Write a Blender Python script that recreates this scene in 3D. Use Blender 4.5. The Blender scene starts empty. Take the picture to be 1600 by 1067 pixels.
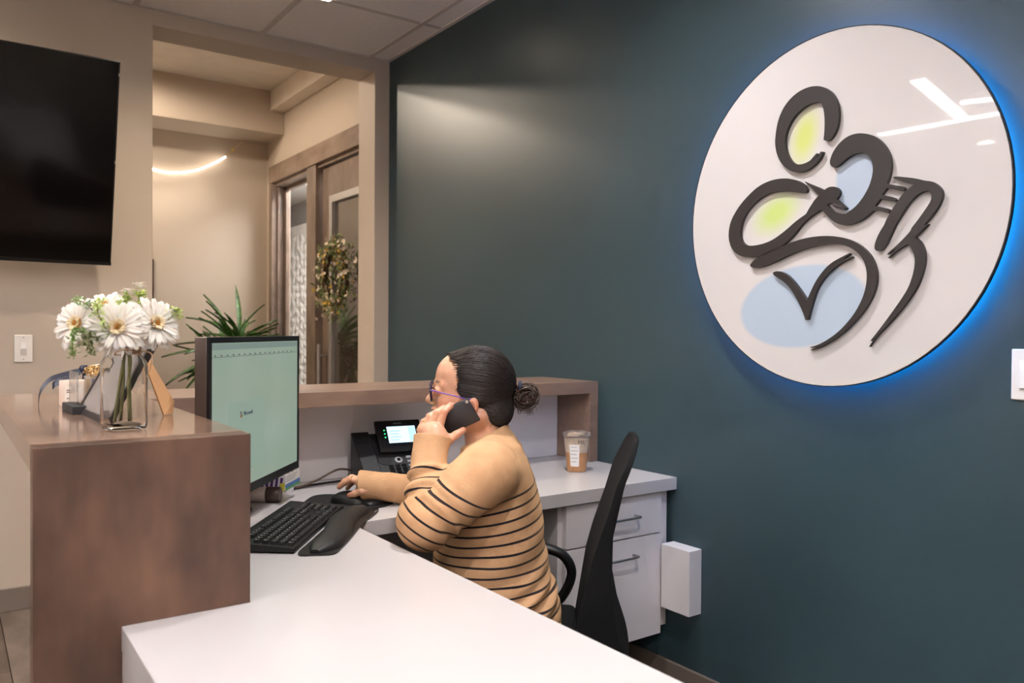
import bpy, bmesh, math, random
import numpy as np
from mathutils import Vector, Matrix
PI = math.pi
random.seed(7)
SC = bpy.context.scene
COL = SC.collection

# ------------------------------------------------------------------ camera, world, exposure
CAM_H, YAW, PITCH, ROLL, FPX = 1.2365, 0.6171, 0.0119, 0.0070, 1254.69
_F = Vector((math.sin(YAW)*math.cos(PITCH), math.cos(YAW)*math.cos(PITCH), -math.sin(PITCH)))
_R = Vector((math.cos(YAW), -math.sin(YAW), 0)); _U = _R.cross(_F)
_r = math.cos(ROLL)*_R + math.sin(ROLL)*_U; _u = -math.sin(ROLL)*_R + math.cos(ROLL)*_U
cd = bpy.data.cameras.new('camera'); cam = bpy.data.objects.new('camera', cd); COL.objects.link(cam)
cd.sensor_width = 36.0; cd.lens = FPX/1600*36; cd.clip_start = .02
M = Matrix.Identity(4)
for i in range(3):
    M[i][0], M[i][1], M[i][2] = _r[i], _u[i], -_F[i]
M[2][3] = CAM_H
cam.matrix_world = M
cd.dof.use_dof = True; cd.dof.focus_distance = 2.25; cd.dof.aperture_fstop = 4.5
SC.camera = cam
w = bpy.data.worlds.new('world'); SC.world = w; w.use_nodes = True
w.node_tree.nodes['Background'].inputs[0].default_value = (.02, .019, .018, 1)
w.node_tree.nodes['Background'].inputs[1].default_value = 1
SC.view_settings.view_transform = 'Standard'; SC.view_settings.look = 'None'
SC.view_settings.exposure = 1.2; SC.view_settings.gamma = 1.0
SC.view_settings.use_curve_mapping = False

# main dimensions (metres), measured from the photograph
XW, YB, ZC = 2.0656, 4.1276, 2.7586          # teal wall, television wall, ceiling
DZ, LZ = .74, 1.0486                          # desk top, transaction counter top
XA, XB, YA = .116, .4584, 1.4663              # wooden counter block
XE, XD, YD = .2437, .8588, 1.922              # white desk edges
YL, YP, YK = 2.3323, 2.532, 2.69              # ledge front, backing panel, ledge back
XMIN, YMIN = -3.4, -2.6
XH, YH, ZH = 2.2, 6.682, 3.12                 # hallway: door casing face, end wall, ceiling

# ------------------------------------------------------------------ helpers
def srgb(r, g, b):
    f = lambda c: (c/255/12.92) if c/255 <= .04045 else ((c/255+.055)/1.055)**2.4
    return (f(r), f(g), f(b), 1)
MATS = {}
def mat(name, col=(200,200,200), rough=.5, metal=0, var=.04, vscale=8, bump=0, bscale=60, emit=None, estr=0,
        spec=.5, trans=0, ior=1.45, sss=0, stretch=(1,1,1), col2=None, alpha=1, coat=0, sheen=0):
    if name in MATS: return MATS[name]
    m = bpy.data.materials.new(name); m.use_nodes = True; nt = m.node_tree; N = nt.nodes; L = nt.links
    b = N['Principled BSDF']; c = srgb(*col)
    b.inputs['Base Color'].default_value = c; b.inputs['Roughness'].default_value = rough
    b.inputs['Metallic'].default_value = metal; b.inputs['Specular IOR Level'].default_value = spec
    b.inputs['Transmission Weight'].default_value = trans; b.inputs['IOR'].default_value = ior
    b.inputs['Coat Weight'].default_value = coat; b.inputs['Alpha'].default_value = alpha
    if sheen: b.inputs['Sheen Weight'].default_value = sheen; b.inputs['Sheen Roughness'].default_value = .6
    if sss:
        b.inputs['Subsurface Weight'].default_value = sss
        b.inputs['Subsurface Radius'].default_value = (.012, .005, .003); b.inputs['Subsurface Scale'].default_value = .6
    if emit:
        b.inputs['Emission Color'].default_value = srgb(*emit); b.inputs['Emission Strength'].default_value = estr
    if var or bump or col2:
        tc = N.new('ShaderNodeTexCoord'); mp = N.new('ShaderNodeMapping'); mp.inputs['Scale'].default_value = stretch
        L.new(tc.outputs['Object'], mp.inputs['Vector'])
    if var or col2:
        nz = N.new('ShaderNodeTexNoise'); nz.inputs['Scale'].default_value = vscale; nz.inputs['Detail'].default_value = 4
        L.new(mp.outputs['Vector'], nz.inputs['Vector'])
        cr = N.new('ShaderNodeValToRGB'); e = cr.color_ramp.elements
        if col2: a, z = c, srgb(*col2)
        else:
            a = tuple(min(1, x*(1-var)) for x in c[:3])+(1,); z = tuple(min(1, x*(1+var)) for x in c[:3])+(1,)
        e[0].color = a; e[1].color = z; e[0].position = .35; e[1].position = .65
        L.new(nz.outputs['Fac'], cr.inputs['Fac']); L.new(cr.outputs['Color'], b.inputs['Base Color'])
    if bump:
        n2 = N.new('ShaderNodeTexNoise'); n2.inputs['Scale'].default_value = bscale; n2.inputs['Detail'].default_value = 3
        L.new(mp.outputs['Vector'], n2.inputs['Vector'])
        bp = N.new('ShaderNodeBump'); bp.inputs['Strength'].default_value = bump; bp.inputs['Distance'].default_value = .01
        L.new(n2.outputs['Fac'], bp.inputs['Height']); L.new(bp.outputs['Normal'], b.inputs['Normal'])
    MATS[name] = m
    return m

def wood(name, c1, c2, c3, rough=.35, axis='Z', knots=True, scale=1.0):
    """stained maple: blotches, fine grain along one axis, a few small knots"""
    if name in MATS: return MATS[name]
    m = bpy.data.materials.new(name); m.use_nodes = True; nt = m.node_tree; N = nt.nodes; L = nt.links
    b = N['Principled BSDF']; b.inputs['Roughness'].default_value = rough
    tc = N.new('ShaderNodeTexCoord')
    def mapped(sx):
        mp = N.new('ShaderNodeMapping'); mp.inputs['Scale'].default_value = sx; L.new(tc.outputs['Object'], mp.inputs['Vector']); return mp
    a = {'X': (.12,1,1), 'Y': (1,.12,1), 'Z': (1,1,.12)}[axis]; bl = {'X': (.5,1,1), 'Y': (1,.5,1), 'Z': (1,1,.5)}[axis]
    m1 = mapped(tuple(x*scale for x in bl)); n1 = N.new('ShaderNodeTexNoise'); n1.inputs['Scale'].default_value = 7; n1.inputs['Detail'].default_value = 3; n1.inputs['Roughness'].default_value = .6
    L.new(m1.outputs[0], n1.inputs['Vector'])
    cr = N.new('ShaderNodeValToRGB'); e = cr.color_ramp.elements
    e[0].color = srgb(*c1); e[0].position = .3; e[1].color = srgb(*c3); e[1].position = .72
    x = e.new(.5); x.color = srgb(*c2)
    L.new(n1.outputs['Fac'], cr.inputs['Fac'])
    m2 = mapped(tuple(x*scale for x in a)); n2 = N.new('ShaderNodeTexNoise'); n2.inputs['Scale'].default_value = 70; n2.inputs['Detail'].default_value = 4
    L.new(m2.outputs[0], n2.inputs['Vector'])
    mr = N.new('ShaderNodeMapRange'); mr.inputs['To Min'].default_value = .82; mr.inputs['To Max'].default_value = 1.14
    L.new(n2.outputs['Fac'], mr.inputs['Value'])
    mx = N.new('ShaderNodeMix'); mx.data_type = 'RGBA'; mx.blend_type = 'MULTIPLY'; mx.inputs['Factor'].default_value = 1
    L.new(cr.outputs[0], mx.inputs[6]); L.new(mr.outputs[0], mx.inputs[7])
    out = mx.outputs[2]
    if knots:
        v = N.new('ShaderNodeTexVoronoi'); v.inputs['Scale'].default_value = 4.2*scale; L.new(tc.outputs['Object'], v.inputs['Vector'])
        r2 = N.new('ShaderNodeMapRange'); r2.inputs['From Min'].default_value = .015; r2.inputs['From Max'].default_value = .06
        r2.inputs['To Min'].default_value = .55; r2.inputs['To Max'].default_value = 1
        L.new(v.outputs['Distance'], r2.inputs['Value'])
        mk = N.new('ShaderNodeMix'); mk.data_type = 'RGBA'; mk.blend_type = 'MULTIPLY'; mk.inputs['Factor'].default_value = 1
        L.new(out, mk.inputs[6]); L.new(r2.outputs[0], mk.inputs[7]); out = mk.outputs[2]
    L.new(out, b.inputs['Base Color'])
    bp = N.new('ShaderNodeBump'); bp.inputs['Strength'].default_value = .04; bp.inputs['Distance'].default_value = .004
    L.new(n2.outputs['Fac'], bp.inputs['Height']); L.new(bp.outputs[0], b.inputs['Normal'])
    MATS[name] = m
    return m

class MB:
    """collects shapes, then links them as ONE mesh object"""
    def __init__(s): s.v = []; s.f = []
    def add(s, vs, fs):
        o = len(s.v); s.v += [tuple(p) for p in vs]; s.f += [tuple(i+o for i in f) for f in fs]; return s
    def box(s, x0, x1, y0, y1, z0, z1, mtx=None):
        vs = [Vector((x, y, z)) for z in (z0, z1) for y in (y0, y1) for x in (x0, x1)]
        if mtx is not None: vs = [mtx @ p for p in vs]
        return s.add(vs, [(0,2,3,1), (4,5,7,6), (0,1,5,4), (2,6,7,3), (0,4,6,2), (1,3,7,5)])
    def lathe(s, prof, n=32, mtx=None, cap=True):
        vs = []; fs = []
        for r, z in prof:
            for k in range(n):
                a = 2*PI*k/n; vs.append(Vector((r*math.cos(a), r*math.sin(a), z)))
        for i in range(len(prof)-1):
            for k in range(n):
                k2 = (k+1) % n; fs.append((i*n+k, i*n+k2, (i+1)*n+k2, (i+1)*n+k))
        if cap:
            fs.append(tuple(range(n-1, -1, -1))); o = (len(prof)-1)*n; fs.append(tuple(range(o, o+n)))
        if mtx is not None: vs = [mtx @ p for p in vs]
        return s.add(vs, fs)
    def tube(s, pts, r, n=8, closed=False, flat=1.0):
        """tube along a polyline; r a number or a list"""
        P = [Vector(p) for p in pts]; m = len(P); R = r if isinstance(r, (list, tuple)) else [r]*m
        T = []
        for i in range(m):
            a = P[(i-1) % m] if closed else P[max(i-1, 0)]; b = P[(i+1) % m] if closed else P[min(i+1, m-1)]
            t = (b-a); T.append(t.normalized() if t.length > 1e-9 else Vector((0,0,1)))
        nrm = T[0].orthogonal().normalized(); vs = []; fs = []
        for i in range(m):
            nrm = (nrm - T[i]*nrm.dot(T[i]))
            nrm = nrm.normalized() if nrm.length > 1e-6 else T[i].orthogonal().normalized()
            bn = T[i].cross(nrm)
            for k in range(n):
                a = 2*PI*k/n; vs.append(P[i] + R[i]*(nrm*math.cos(a) + bn*math.sin(a)*flat))
        seg = m if closed else m-1
        for i in range(seg):
            j = (i+1) % m
            for k in range(n):
                k2 = (k+1) % n; fs.append((i*n+k, i*n+k2, j*n+k2, j*n+k))
        if not closed:
            fs.append(tuple(range(n-1, -1, -1))); fs.append(tuple(range((m-1)*n, m*n)))
        return s.add(vs, fs)
    def grid(s, P, nu, nv, closed_u=False):
        fs = []
        for i in range(nu if closed_u else nu-1):
            for j in range(nv-1):
                i2 = (i+1) % nu; fs.append((i*nv+j, i2*nv+j, i2*nv+j+1, i*nv+j+1))
        return s.add(P, fs)
    def mesh(s, name, smooth=False, bevel=0, seg=2, solid=0, tri=False):
        me = bpy.data.meshes.new(name); me.from_pydata(s.v, [], s.f)
        bm = bmesh.new(); bm.from_mesh(me)
        bmesh.ops.recalc_face_normals(bm, faces=bm.faces)
        if solid:
            bmesh.ops.solidify(bm, geom=bm.faces[:], thickness=solid)
        if bevel:
            ed = [e for e in bm.edges if e.is_manifold and e.calc_face_angle(0) > .6]
            bmesh.ops.bevel(bm, geom=ed, offset=bevel, segments=seg, profile=.5, affect='EDGES', clamp_overlap=True)
        bm.to_mesh(me); bm.free()
        if smooth:
            me.polygons.foreach_set('use_smooth', [True]*len(me.polygons))
            if smooth != 'all': me.set_sharp_from_angle(angle=.7)
        return me
    def build(s, name, m, parent=None, loc=None, rot=None, **k):
        o = bpy.data.objects.new(name, s.mesh(name, **k)); COL.objects.link(o)
        o.data.materials.append(m)
        if parent is not None: o.parent = parent
        if loc is not None: o.location = loc
        if rot is not None: o.rotation_euler = rot
        return o
def inst(name, me, parent=None, loc=(0,0,0), rot=(0,0,0), scale=(1,1,1), m=None):
    o = bpy.data.objects.new(name, me); COL.objects.link(o); o.location = loc; o.rotation_euler = rot; o.scale = scale
    if parent is not None: o.parent = parent
    if m is not None and not me.materials: me.materials.append(m)
    return o
def tag(o, label, cat, group=None, kind=None):
    if label: o['label'] = label
    if cat: o['category'] = cat
    if group: o['group'] = group
    if kind: o['kind'] = kind
    return o
def struct(o, label=None, cat=None):
    o['kind'] = 'structure'
    if label: o['label'] = label
    if cat: o['category'] = cat
    return o
def thing(name, label, cat, loc=(0,0,0), rotz=0, group=None, rot=None):
    o = bpy.data.objects.new(name, None); COL.objects.link(o); o.empty_display_size = .05
    o.location = loc; o.rotation_euler = rot if rot else (0, 0, rotz)
    return tag(o, label, cat, group)
def prism(pts, h, axis='Z'):
    """extruded polygon, pts in 2D; returns MB with z 0..h"""
    b = MB(); n = len(pts); b.v = [(x, y, 0) for x, y in pts]+[(x, y, h) for x, y in pts]
    b.f = [tuple(range(n-1, -1, -1)), tuple(range(n, 2*n))]+[(i, (i+1) % n, (i+1) % n+n, i+n) for i in range(n)]
    return b
def text_obj(body, size, name, m, parent, loc, rot, extrude=.0004, align='CENTER'):
    cu = bpy.data.curves.new(name, 'FONT'); cu.body = body; cu.size = size; cu.extrude = extrude; cu.align_x = align; cu.align_y = 'CENTER'; cu.resolution_u = 3
    t = bpy.data.objects.new(name+'_tmp', cu); COL.objects.link(t)
    dg = bpy.context.evaluated_depsgraph_get(); dg.update()
    me = bpy.data.meshes.new_from_object(t.evaluated_get(dg)); bpy.data.objects.remove(t); bpy.data.curves.remove(cu)
    me.name = name; me.materials.clear(); me.materials.append(m)
    return inst(name, me, parent, loc, rot)
def catmull(P, n=6, closed=False):
    P = [Vector(p) for p in P]; out = []; m = len(P)
    for i in range(m if closed else m-1):
        p0 = P[(i-1) % m] if closed else P[max(i-1, 0)]; p1 = P[i]; p2 = P[(i+1) % m]; p3 = P[(i+2) % m] if closed else P[min(i+2, m-1)]
        for k in range(n):
            t = k/n; out.append(.5*((2*p1)+(p2-p0)*t+(2*p0-5*p1+4*p2-p3)*t*t+(3*p1-p0-3*p2+p3)*t**3))
    if not closed: out.append(P[-1])
    return out

# ------------------------------------------------------------------ lamps of the place, plus added fill lights
def light_data(kind, name, energy, col, **k):
    d = bpy.data.lights.new(name, kind); d.energy = energy; d.color = col
    for a, b in k.items(): setattr(d, a, b)
    return d
WARM = (1, .84, .67); NEUT = (1, .975, .975)
def can_light(x, y, z, energy, label, square=False, angle=150, col=WARM, r=.055, blend=.6):
    root = thing('recessed_light', label, 'ceiling light', (x, y, z), 0, 'recessed ceiling lights')
    if square:
        t = MB(); t.box(-r-.012, r+.012, -r-.012, -r, -.008, 0); t.box(-r-.012, r+.012, r, r+.012, -.008, 0); t.box(-r-.012, -r, -r, r, -.008, 0); t.box(r, r+.012, -r, r, -.008, 0)
        t.build('trim', M_trimwhite, root); l = MB().box(-r, r, -r, r, -.004, -.001)
    else:
        t = MB(); t.lathe([(r, 0), (r, -.004), (r+.016, -.007), (r+.018, 0)], 32, cap=False); t.build('trim', M_trimwhite, root, smooth=True)
        l = MB().lathe([(r, -.004), (r, -.001)], 32)
    l.build('lens', M_lens, root)
    d = light_data('SPOT', 'lamp', energy, col, spot_size=math.radians(angle), spot_blend=blend, shadow_soft_size=r)
    o = bpy.data.objects.new('lamp', d); COL.objects.link(o); o.parent = root; o.location = (0, 0, -.012)
    return root
M_trimwhite = mat('white_metal', (232,228,222), .4)
M_lens = mat('lamp_lens', (255,250,240), .4, var=0, emit=(255,236,214), estr=14)
M_led = mat('led_diffuser', (255,252,246), .4, var=0, emit=(250,250,255), estr=16)
CANS = [
    (.80, 3.38, 40, 'recessed ceiling light above the television', False, 140, WARM),
    (-.20, 3.75, 36, 'added recessed ceiling light brightening the television wall', False, 150, WARM),  # no fixture known here; added to brighten the television wall
    (1.40, 3.47, 24, 'square recessed downlight over the opening beside the teal wall', True, 118, WARM),
    (1.30, 1.72, 58, 'recessed ceiling light above the desk and chair', False, 150, NEUT),
    (.75, .55, 66, 'recessed ceiling light above the white desk', False, 150, NEUT),
    (1.35, -1.1, 22, 'recessed ceiling light in front of the teal wall behind the viewpoint', False, 150, NEUT),
    (-.50, -.75, 30, 'recessed ceiling light over the viewpoint', False, 150, NEUT),
    (-2.70, 3.02, 30, 'round recessed light mirrored in the logo disc', False, 150, NEUT),
    (-1.0, 1.05, 44, 'recessed ceiling light in the lobby left of the counter', False, 150, NEUT),
]
for x, y, e, lab, sq, an, co in CANS:
    can_light(x, y, ZC, e, lab, sq, an, co, blend=1.0)
def led_bar(a, b, w, label):
    a, b = Vector(a), Vector(b); d = b-a; L = d.length
    root = thing('linear_light', label, 'ceiling light', ((a.x+b.x)/2, (a.y+b.y)/2, ZC), math.atan2(d.y, d.x), 'linear lobby lights')
    t = MB(); t.box(-L/2, L/2, -w/2-.006, -w/2, -.03, 0); t.box(-L/2, L/2, w/2, w/2+.006, -.03, 0); t.box(-L/2-.006, -L/2, -w/2-.006, w/2+.006, -.03, 0); t.box(L/2, L/2+.006, -w/2-.006, w/2+.006, -.03, 0)
    t.build('housing', M_trimwhite, root); MB().box(-L/2, L/2, -w/2, w/2, -.027, -.004).build('diffuser', M_led, root)
led_bar((-.64, 2.48, 0), (-1.70, 2.73, 0), .085, 'linear ceiling light nearest the reception counter')
led_bar((-1.71, 3.33, 0), (-1.86, 1.75, 0), .095, 'long linear ceiling light crossing the lobby')
def pendant(x, y, L, label):  # invented pendants out of view, added to lift ceiling and overall light level
    root = thing('fill_pendant', label, 'added pendant light', (x, y, ZC-.42), 0, 'added suspended fill lights')
    h = MB(); h.box(-.035, -.028, -L/2, L/2, 0, .06); h.box(.028, .035, -L/2, L/2, 0, .06); h.box(-.035, .035, -L/2-.006, -L/2, 0, .06); h.box(-.035, .035, L/2, L/2+.006, 0, .06)
    h.build('housing', M_trimwhite, root)
    MB().box(-.028, .028, -L/2, L/2, .002, .006).build('lower_diffuser', M_led, root); MB().box(-.028, .028, -L/2, L/2, .050, .056).build('upper_diffuser', M_up, root)
    for yy in (-L/2+.1, L/2-.1): MB().tube([(0, yy, .05), (0, yy, .42)], .0015, 6).build('cable', M_trimwhite, root)
M_up = mat('fill_uplight', (255,252,246), .4, var=0, emit=(250,250,255), estr=180)  # strong upward glow of the added pendants, for bounce off the ceiling
pendant(-1.9, -.4, 2.2, 'added suspended fill light over the lobby seating side')
pendant(-2.7, 1.6, 1.8, 'added suspended fill light near the far left lobby wall')
pendant(-.6, -1.4, 1.6, 'added suspended fill light behind the viewpoint')
led_bar((-1.33, 2.56, 0), (-1.72, 1.75, 0), .10, 'linear ceiling light running beside the long lobby light')

# ================================================================== the setting
M_wall = mat('greige_paint', (188,174,158), .6, var=.015, vscale=3, bump=.05, bscale=220)
M_teal = mat('teal_paint', (48,66,72), .36, var=.02, vscale=2, bump=.045, bscale=260)
M_ceil = mat('ceiling_tile', (240,234,230), .8, var=.02, vscale=40, bump=.12, bscale=180)
M_grid = mat('ceiling_grid', (205,196,190), .5)
M_base = mat('vinyl_baseboard', (110,98,88), .5)
M_white = mat('white_laminate', (189,184,183), .28, var=.01, vscale=3)
M_cab = mat('white_cabinet', (226,220,220), .42, var=.012, vscale=3)
M_wood = wood('stained_maple', (50,34,25), (78,55,43), (107,77,59), .42, 'Z')
M_woodtop_lit = wood('stained_maple_top_lit', (118,93,78), (138,110,93), (154,124,104), .13, 'Y', knots=False)  # same wood with brightened tones: the top's glossy sheen put into the colour
M_woodx = wood('stained_maple_ledge', (112,90,78), (128,104,90), (146,120,102), .33, 'X', knots=False)
M_doorwood = wood('stained_door_wood', (108,92,80), (128,110,97), (148,129,115), .4, 'Z', knots=False)
M_casing = wood('weathered_casing', (112,94,80), (138,118,102), (160,140,124), .5, 'Y', knots=False, scale=.7)
M_dark = mat('dark_void', (22,20,19), .8)

fl = struct(MB().box(XMIN, XW+.1, YMIN, YB, -.06, -.006).build('floor', M_dark), 'grey brown wood plank floor', 'floor')
fpm = [wood('floor_plank_%d' % k, *c, rough=.42, axis='Y', knots=False) for k, c in enumerate((((72,61,52),(90,77,66),(112,98,86)), ((62,52,43),(80,67,57),(96,82,72)), ((84,74,66),(100,88,79),(118,106,96))))]
pm = MB().box(-.0985, .0985, -.609, .609, -.006, 0).mesh('plank')
pms = []
for m in fpm:
    q = pm.copy(); q.materials.append(m); pms.append(q)
def planks(parent, x0, x1, y0, y1):
    nx = int(math.ceil((x1-x0)/.2)); k = 0
    for i in range(nx):
        off = (i*.437) % 1.22; y = y0-off
        while y < y1:
            a, b = max(y, y0), min(y+1.22, y1); xa, xb = x0+i*.2, min(x0+i*.2+.2, x1)
            if b-a > .05 and xb-xa > .03:
                inst('plank', pms[(i*7+int(y*13)) % 3], parent, ((xa+xb)/2, (a+b)/2, 0), (0,0,0), ((xb-xa)/.2, (b-a)/1.22, 1))
            y += 1.22
planks(fl, XMIN, XW, YMIN, YB)
fh = struct(MB().box(-1, 2.42, YB, YH+.02, -.06, -.006).build('floor', M_dark), 'wood plank floor of the hallway', 'floor')
planks(fh, -1, 2.2, YB, YH)

# ceiling: metal grid with separate lay-in tiles
ce = struct(MB().box(XMIN, XW+.1, YMIN, YB+.2124, ZC+.02, ZC+.1).build('ceiling', M_grid), 'suspended ceiling of white lay-in tiles', 'ceiling')
tx = [1.9405-.6*k for k in range(-1, 10)]; ty = [3.525-.6*k for k in range(-2, 12)]
tm = MB().box(-.289, .289, -.289, .289, 0, .016).mesh('ceiling_tile', bevel=.003, seg=1); tm.materials.append(M_ceil)
for x in tx:
    for y in ty:
        x0, x1, y0, y1 = max(x-.6, XMIN), min(x, XW), max(y-.6, YMIN), min(y, YB)
        if x1-x0 > .05 and y1-y0 > .05:
            inst('ceiling_tile', tm, ce, ((x0+x1)/2, (y0+y1)/2, ZC+.002), (0,0,0), ((x1-x0-.02)/.58, (y1-y0-.02)/.58, 1))
for x in tx:
    if XMIN < x < XW: MB().box(x-.012, x+.012, YMIN, YB, ZC-.003, ZC+.02).build('grid_bar', M_grid, ce)
for y in ty:
    if YMIN < y < YB: MB().box(XMIN, XW, y-.010, y+.010, ZC-.001, ZC+.02).build('grid_bar', M_grid, ce)
MB().box(XW-.02, XW, YMIN, YB, ZC-.004, ZC+.002).build('edge_angle', M_grid, ce)

wb = MB(); T = .2124
wb.box(XMIN, .8195, YB, YB+T, 0, ZC+.4); wb.box(1.9765, XW+.1, YB, YB+T, 0, ZC+.4); wb.box(.8195, 1.9765, YB, YB+T, 2.685, ZC+.4)
struct(wb.build('wall_back', M_wall, bevel=.003), 'greige wall with television and tall opening to the hallway', 'wall')
struct(MB().box(XW, XW+.1, YMIN, YB, 0, ZC+.1).build('wall_right', M_teal), 'dark teal painted wall with the round logo', 'wall')
struct(MB().box(XMIN-.1, XMIN, YMIN, YB+T, 0, ZC+.1).build('wall_left', M_wall), 'greige lobby wall on the far left', 'wall')
struct(MB().box(XMIN, XW+.1, YMIN-.1, YMIN, 0, ZC+.1).build('wall_front', M_wall), 'greige wall behind the viewpoint', 'wall')
def baseboard(name, x0, x1, y0, y1, lab):
    b = MB(); b.box(x0, x1, y0, y1, 0, .1)
    return struct(b.build(name, M_base, bevel=.003), lab, 'baseboard')
baseboard('baseboard_back', XMIN, .8195, YB-.014, YB, 'taupe baseboard under the television wall')
baseboard('baseboard_right', XW-.014, XW, YMIN, YK, 'taupe baseboard along the teal wall')

# hallway beyond the opening
struct(MB().box(-1, 2.42, YH, YH+.1, 0, ZH+.1).build('wall_hall_back', M_wall), 'greige end wall of the hallway behind the plant', 'wall')
struct(MB().box(-1.1, -1, YB+T, YH+.1, 0, ZH+.1).build('wall_hall_left', M_wall), 'greige left wall of the hallway', 'wall')
hw = MB(); hw.box(XH+.02, XH+.14, YB+T, YH, 2.437, ZH+.1); hw.box(XH+.02, XH+.14, 6.506, YH, 0, 2.437); hw.box(XW+.1, XH+.14, YB, 4.58, 0, 2.437)
struct(hw.build('wall_hall_right', M_wall), 'greige hallway wall holding the door and sidelight', 'wall')
struct(MB().box(-1.1, 2.42, YB+T, YH+.1, ZH, ZH+.1).build('ceiling_hall', mat('hall_ceiling_paint', (222,212,200), .7)), 'painted hallway ceiling', 'ceiling')
struct(MB().box(-1, XH+.02, 6.283, YH, 2.79, ZH).build('trim_1', M_wall, bevel=.004), 'boxed soffit across the end of the hallway', 'soffit')
struct(MB().box(XH-.09, XH+.02, YB+T, 6.283, 2.965, ZH).build('trim_2', mat('hall_ceiling_paint', (222,212,200), .7), bevel=.004), 'slim boxed soffit above the hallway door', 'soffit')
# casing around the door and sidelight
cs = MB(); cs.box(XH-.012, XH+.02, 4.46, 6.56, 2.437, 2.572)
cas = struct(cs.build('trim_3', M_casing, bevel=.002), 'weathered wood casing around hallway door and sidelight', 'trim')
MB().box(XH-.006, XH+.15, 6.494, 6.56, 0, 2.437).build('side_casing', M_doorwood, cas, bevel=.002)
MB().box(XH+.04, XH+.055, 6.475, 6.493, 0, 2.41).build('stop', M_doorwood, cas)
MB().box(XH+.0, XH+.15, 5.566, 5.742, 0, 2.437).build('mullion', M_doorwood, cas, bevel=.002)
MB().box(XH+.02, XH+.15, 4.58, 6.506, 2.412, 2.437).build('head_jamb', M_doorwood, cas)
# sidelight
M_glass = mat('clear_glass', (255,255,255), .02, var=0, trans=1, ior=1.1, spec=.4)
sl = thing('window_1', 'narrow glass sidelight left of the hallway door', 'window', (0,0,0)); sl['kind'] = 'structure'
MB().box(2.315, 2.323, 5.742, 6.506, .06, 2.412).build('pane', M_glass, sl)
sf = MB(); sf.box(2.30, 2.335, 6.452, 6.493, .0, 2.412); sf.box(2.30, 2.335, 5.742, 5.76, 0, 2.412); sf.box(2.30, 2.335, 5.742, 6.506, 2.385, 2.412); sf.box(2.30, 2.335, 5.742, 6.506, 0, .06)
sf.build('window_frame', M_doorwood, sl)
# door with glazed panel
dr = thing('door_1', 'brown wooden hallway door with metal framed glass panel', 'door', (0,0,0)); dr['kind'] = 'structure'
dx = XH+.05; M_alu = mat('brushed_aluminium', (186,184,182), .35, metal=.6)
M_reflglass = mat('door_glass_reflection', (74,64,56), .06, var=0, spec=.8, coat=.6)  # opaque brown base carries the hall's reflection on the glass
d0, d1 = 4.60, 5.545
dl = MB(); dl.box(dx, dx+.045, 5.40, d1, .01, 2.405); dl.box(dx, dx+.045, d0, d0+.14, .01, 2.405); dl.box(dx, dx+.045, d0+.14, 5.40, 2.10+.075, 2.405); dl.box(dx, dx+.045, d0+.14, 5.40, .01, .28)
dl.build('leaf', M_doorwood, dr)
fr = MB()
for a in ((5.355, 5.405, .28, 2.19), (d0+.135, d0+.185, .28, 2.19), (d0+.185, 5.355, 2.14, 2.19), (d0+.185, 5.355, .28, .33)): fr.box(dx-.014, dx+.05, *a)
fr.build('glazing_frame', M_alu, dr, bevel=.002)
MB().box(dx+.012, dx+.022, d0+.185, 5.355, .33, 2.14).build('pane', M_reflglass, dr)
for yy, nm in ((5.47, 'pull_handle'),):
    h = MB().tube([(dx-.06, yy, .45), (dx-.06, yy, 1.14)], .012, 10)
    h.tube([(dx-.06, yy, 1.06), (dx+.01, yy, 1.06)], .007, 8); h.tube([(dx-.06, yy, .52), (dx+.01, yy, .52)], .007, 8)
    h.build(nm, M_alu, dr, smooth=True)
baseboard('baseboard_hall', -1, 2.2, YH-.014, YH, 'taupe baseboard at the end of the hallway')

# bright room seen through the sidelight
struct(MB().box(XH+.14, 3.3, 4.6, 9.6, -.06, 0).build('floor_room', M_base), 'floor of the room beyond the sidelight', 'floor')
struct(MB().box(3.25, 3.35, 4.6, 9.6, 0, 2.9).build('wall_room_right', mat('grey_blue_paint', (150,150,152), .6)), 'grey wall of the room beyond the sidelight', 'wall')
struct(MB().box(XH+.14, 3.35, 9.5, 9.6, 0, 2.9).build('wall_room_back', M_wall), 'end wall of the room beyond the sidelight', 'wall')
struct(MB().box(XH+.14, 3.35, 4.5, 4.6, 0, 2.9).build('wall_room_front', M_wall), 'near wall of the room beyond the sidelight', 'wall')
struct(MB().box(XH+.04, XH+.14, YH, 9.6, 0, 2.9).build('wall_room_left', M_wall), 'partition between hallway and the room beyond', 'wall')
struct(MB().box(XH+.1, 3.35, 4.5, 9.6, 2.66, 2.75).build('ceiling_room', mat('room_ceiling', (206,206,206), .7)), 'plain ceiling of the room beyond the sidelight', 'ceiling')
# relief panel: overlapping faceted leaf shapes
rp = thing("relief_panel", "white wall panel with raised leaf relief seen through the sidelight", "wall panel", (3.249, 8.65, 0))
M_relief = mat('white_relief', (240,240,238), .5)
MB().box(-.03, 0, -.85, .8, .3, 2.40).build('backing', M_relief, rp)
lf = MB(); lf.v = [(0,-.16,0), (-.012,-.05,.05), (-.012,.09,.045), (0,.18,0), (-.012,.09,-.045), (-.012,-.05,-.05), (-.022,0,0)]; lf.f = [(6,0,1), (6,1,2), (6,2,3), (6,3,4), (6,4,5), (6,5,0)]
lm = lf.mesh('leaf_relief'); lm.materials.append(M_relief)
random.seed(3)
for i in range(13):
    for j in range(22):
        a = random.uniform(-.5, .5)+(PI/2 if (i+j) % 2 else .3)
        inst('leaf_relief', lm, rp, (-.03, -.78+i*.125+random.uniform(-.02,.02), .38+j*.088+random.uniform(-.02,.02)), (a, 0, 0), (1,)+(random.uniform(.62,.85),)*2)
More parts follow.
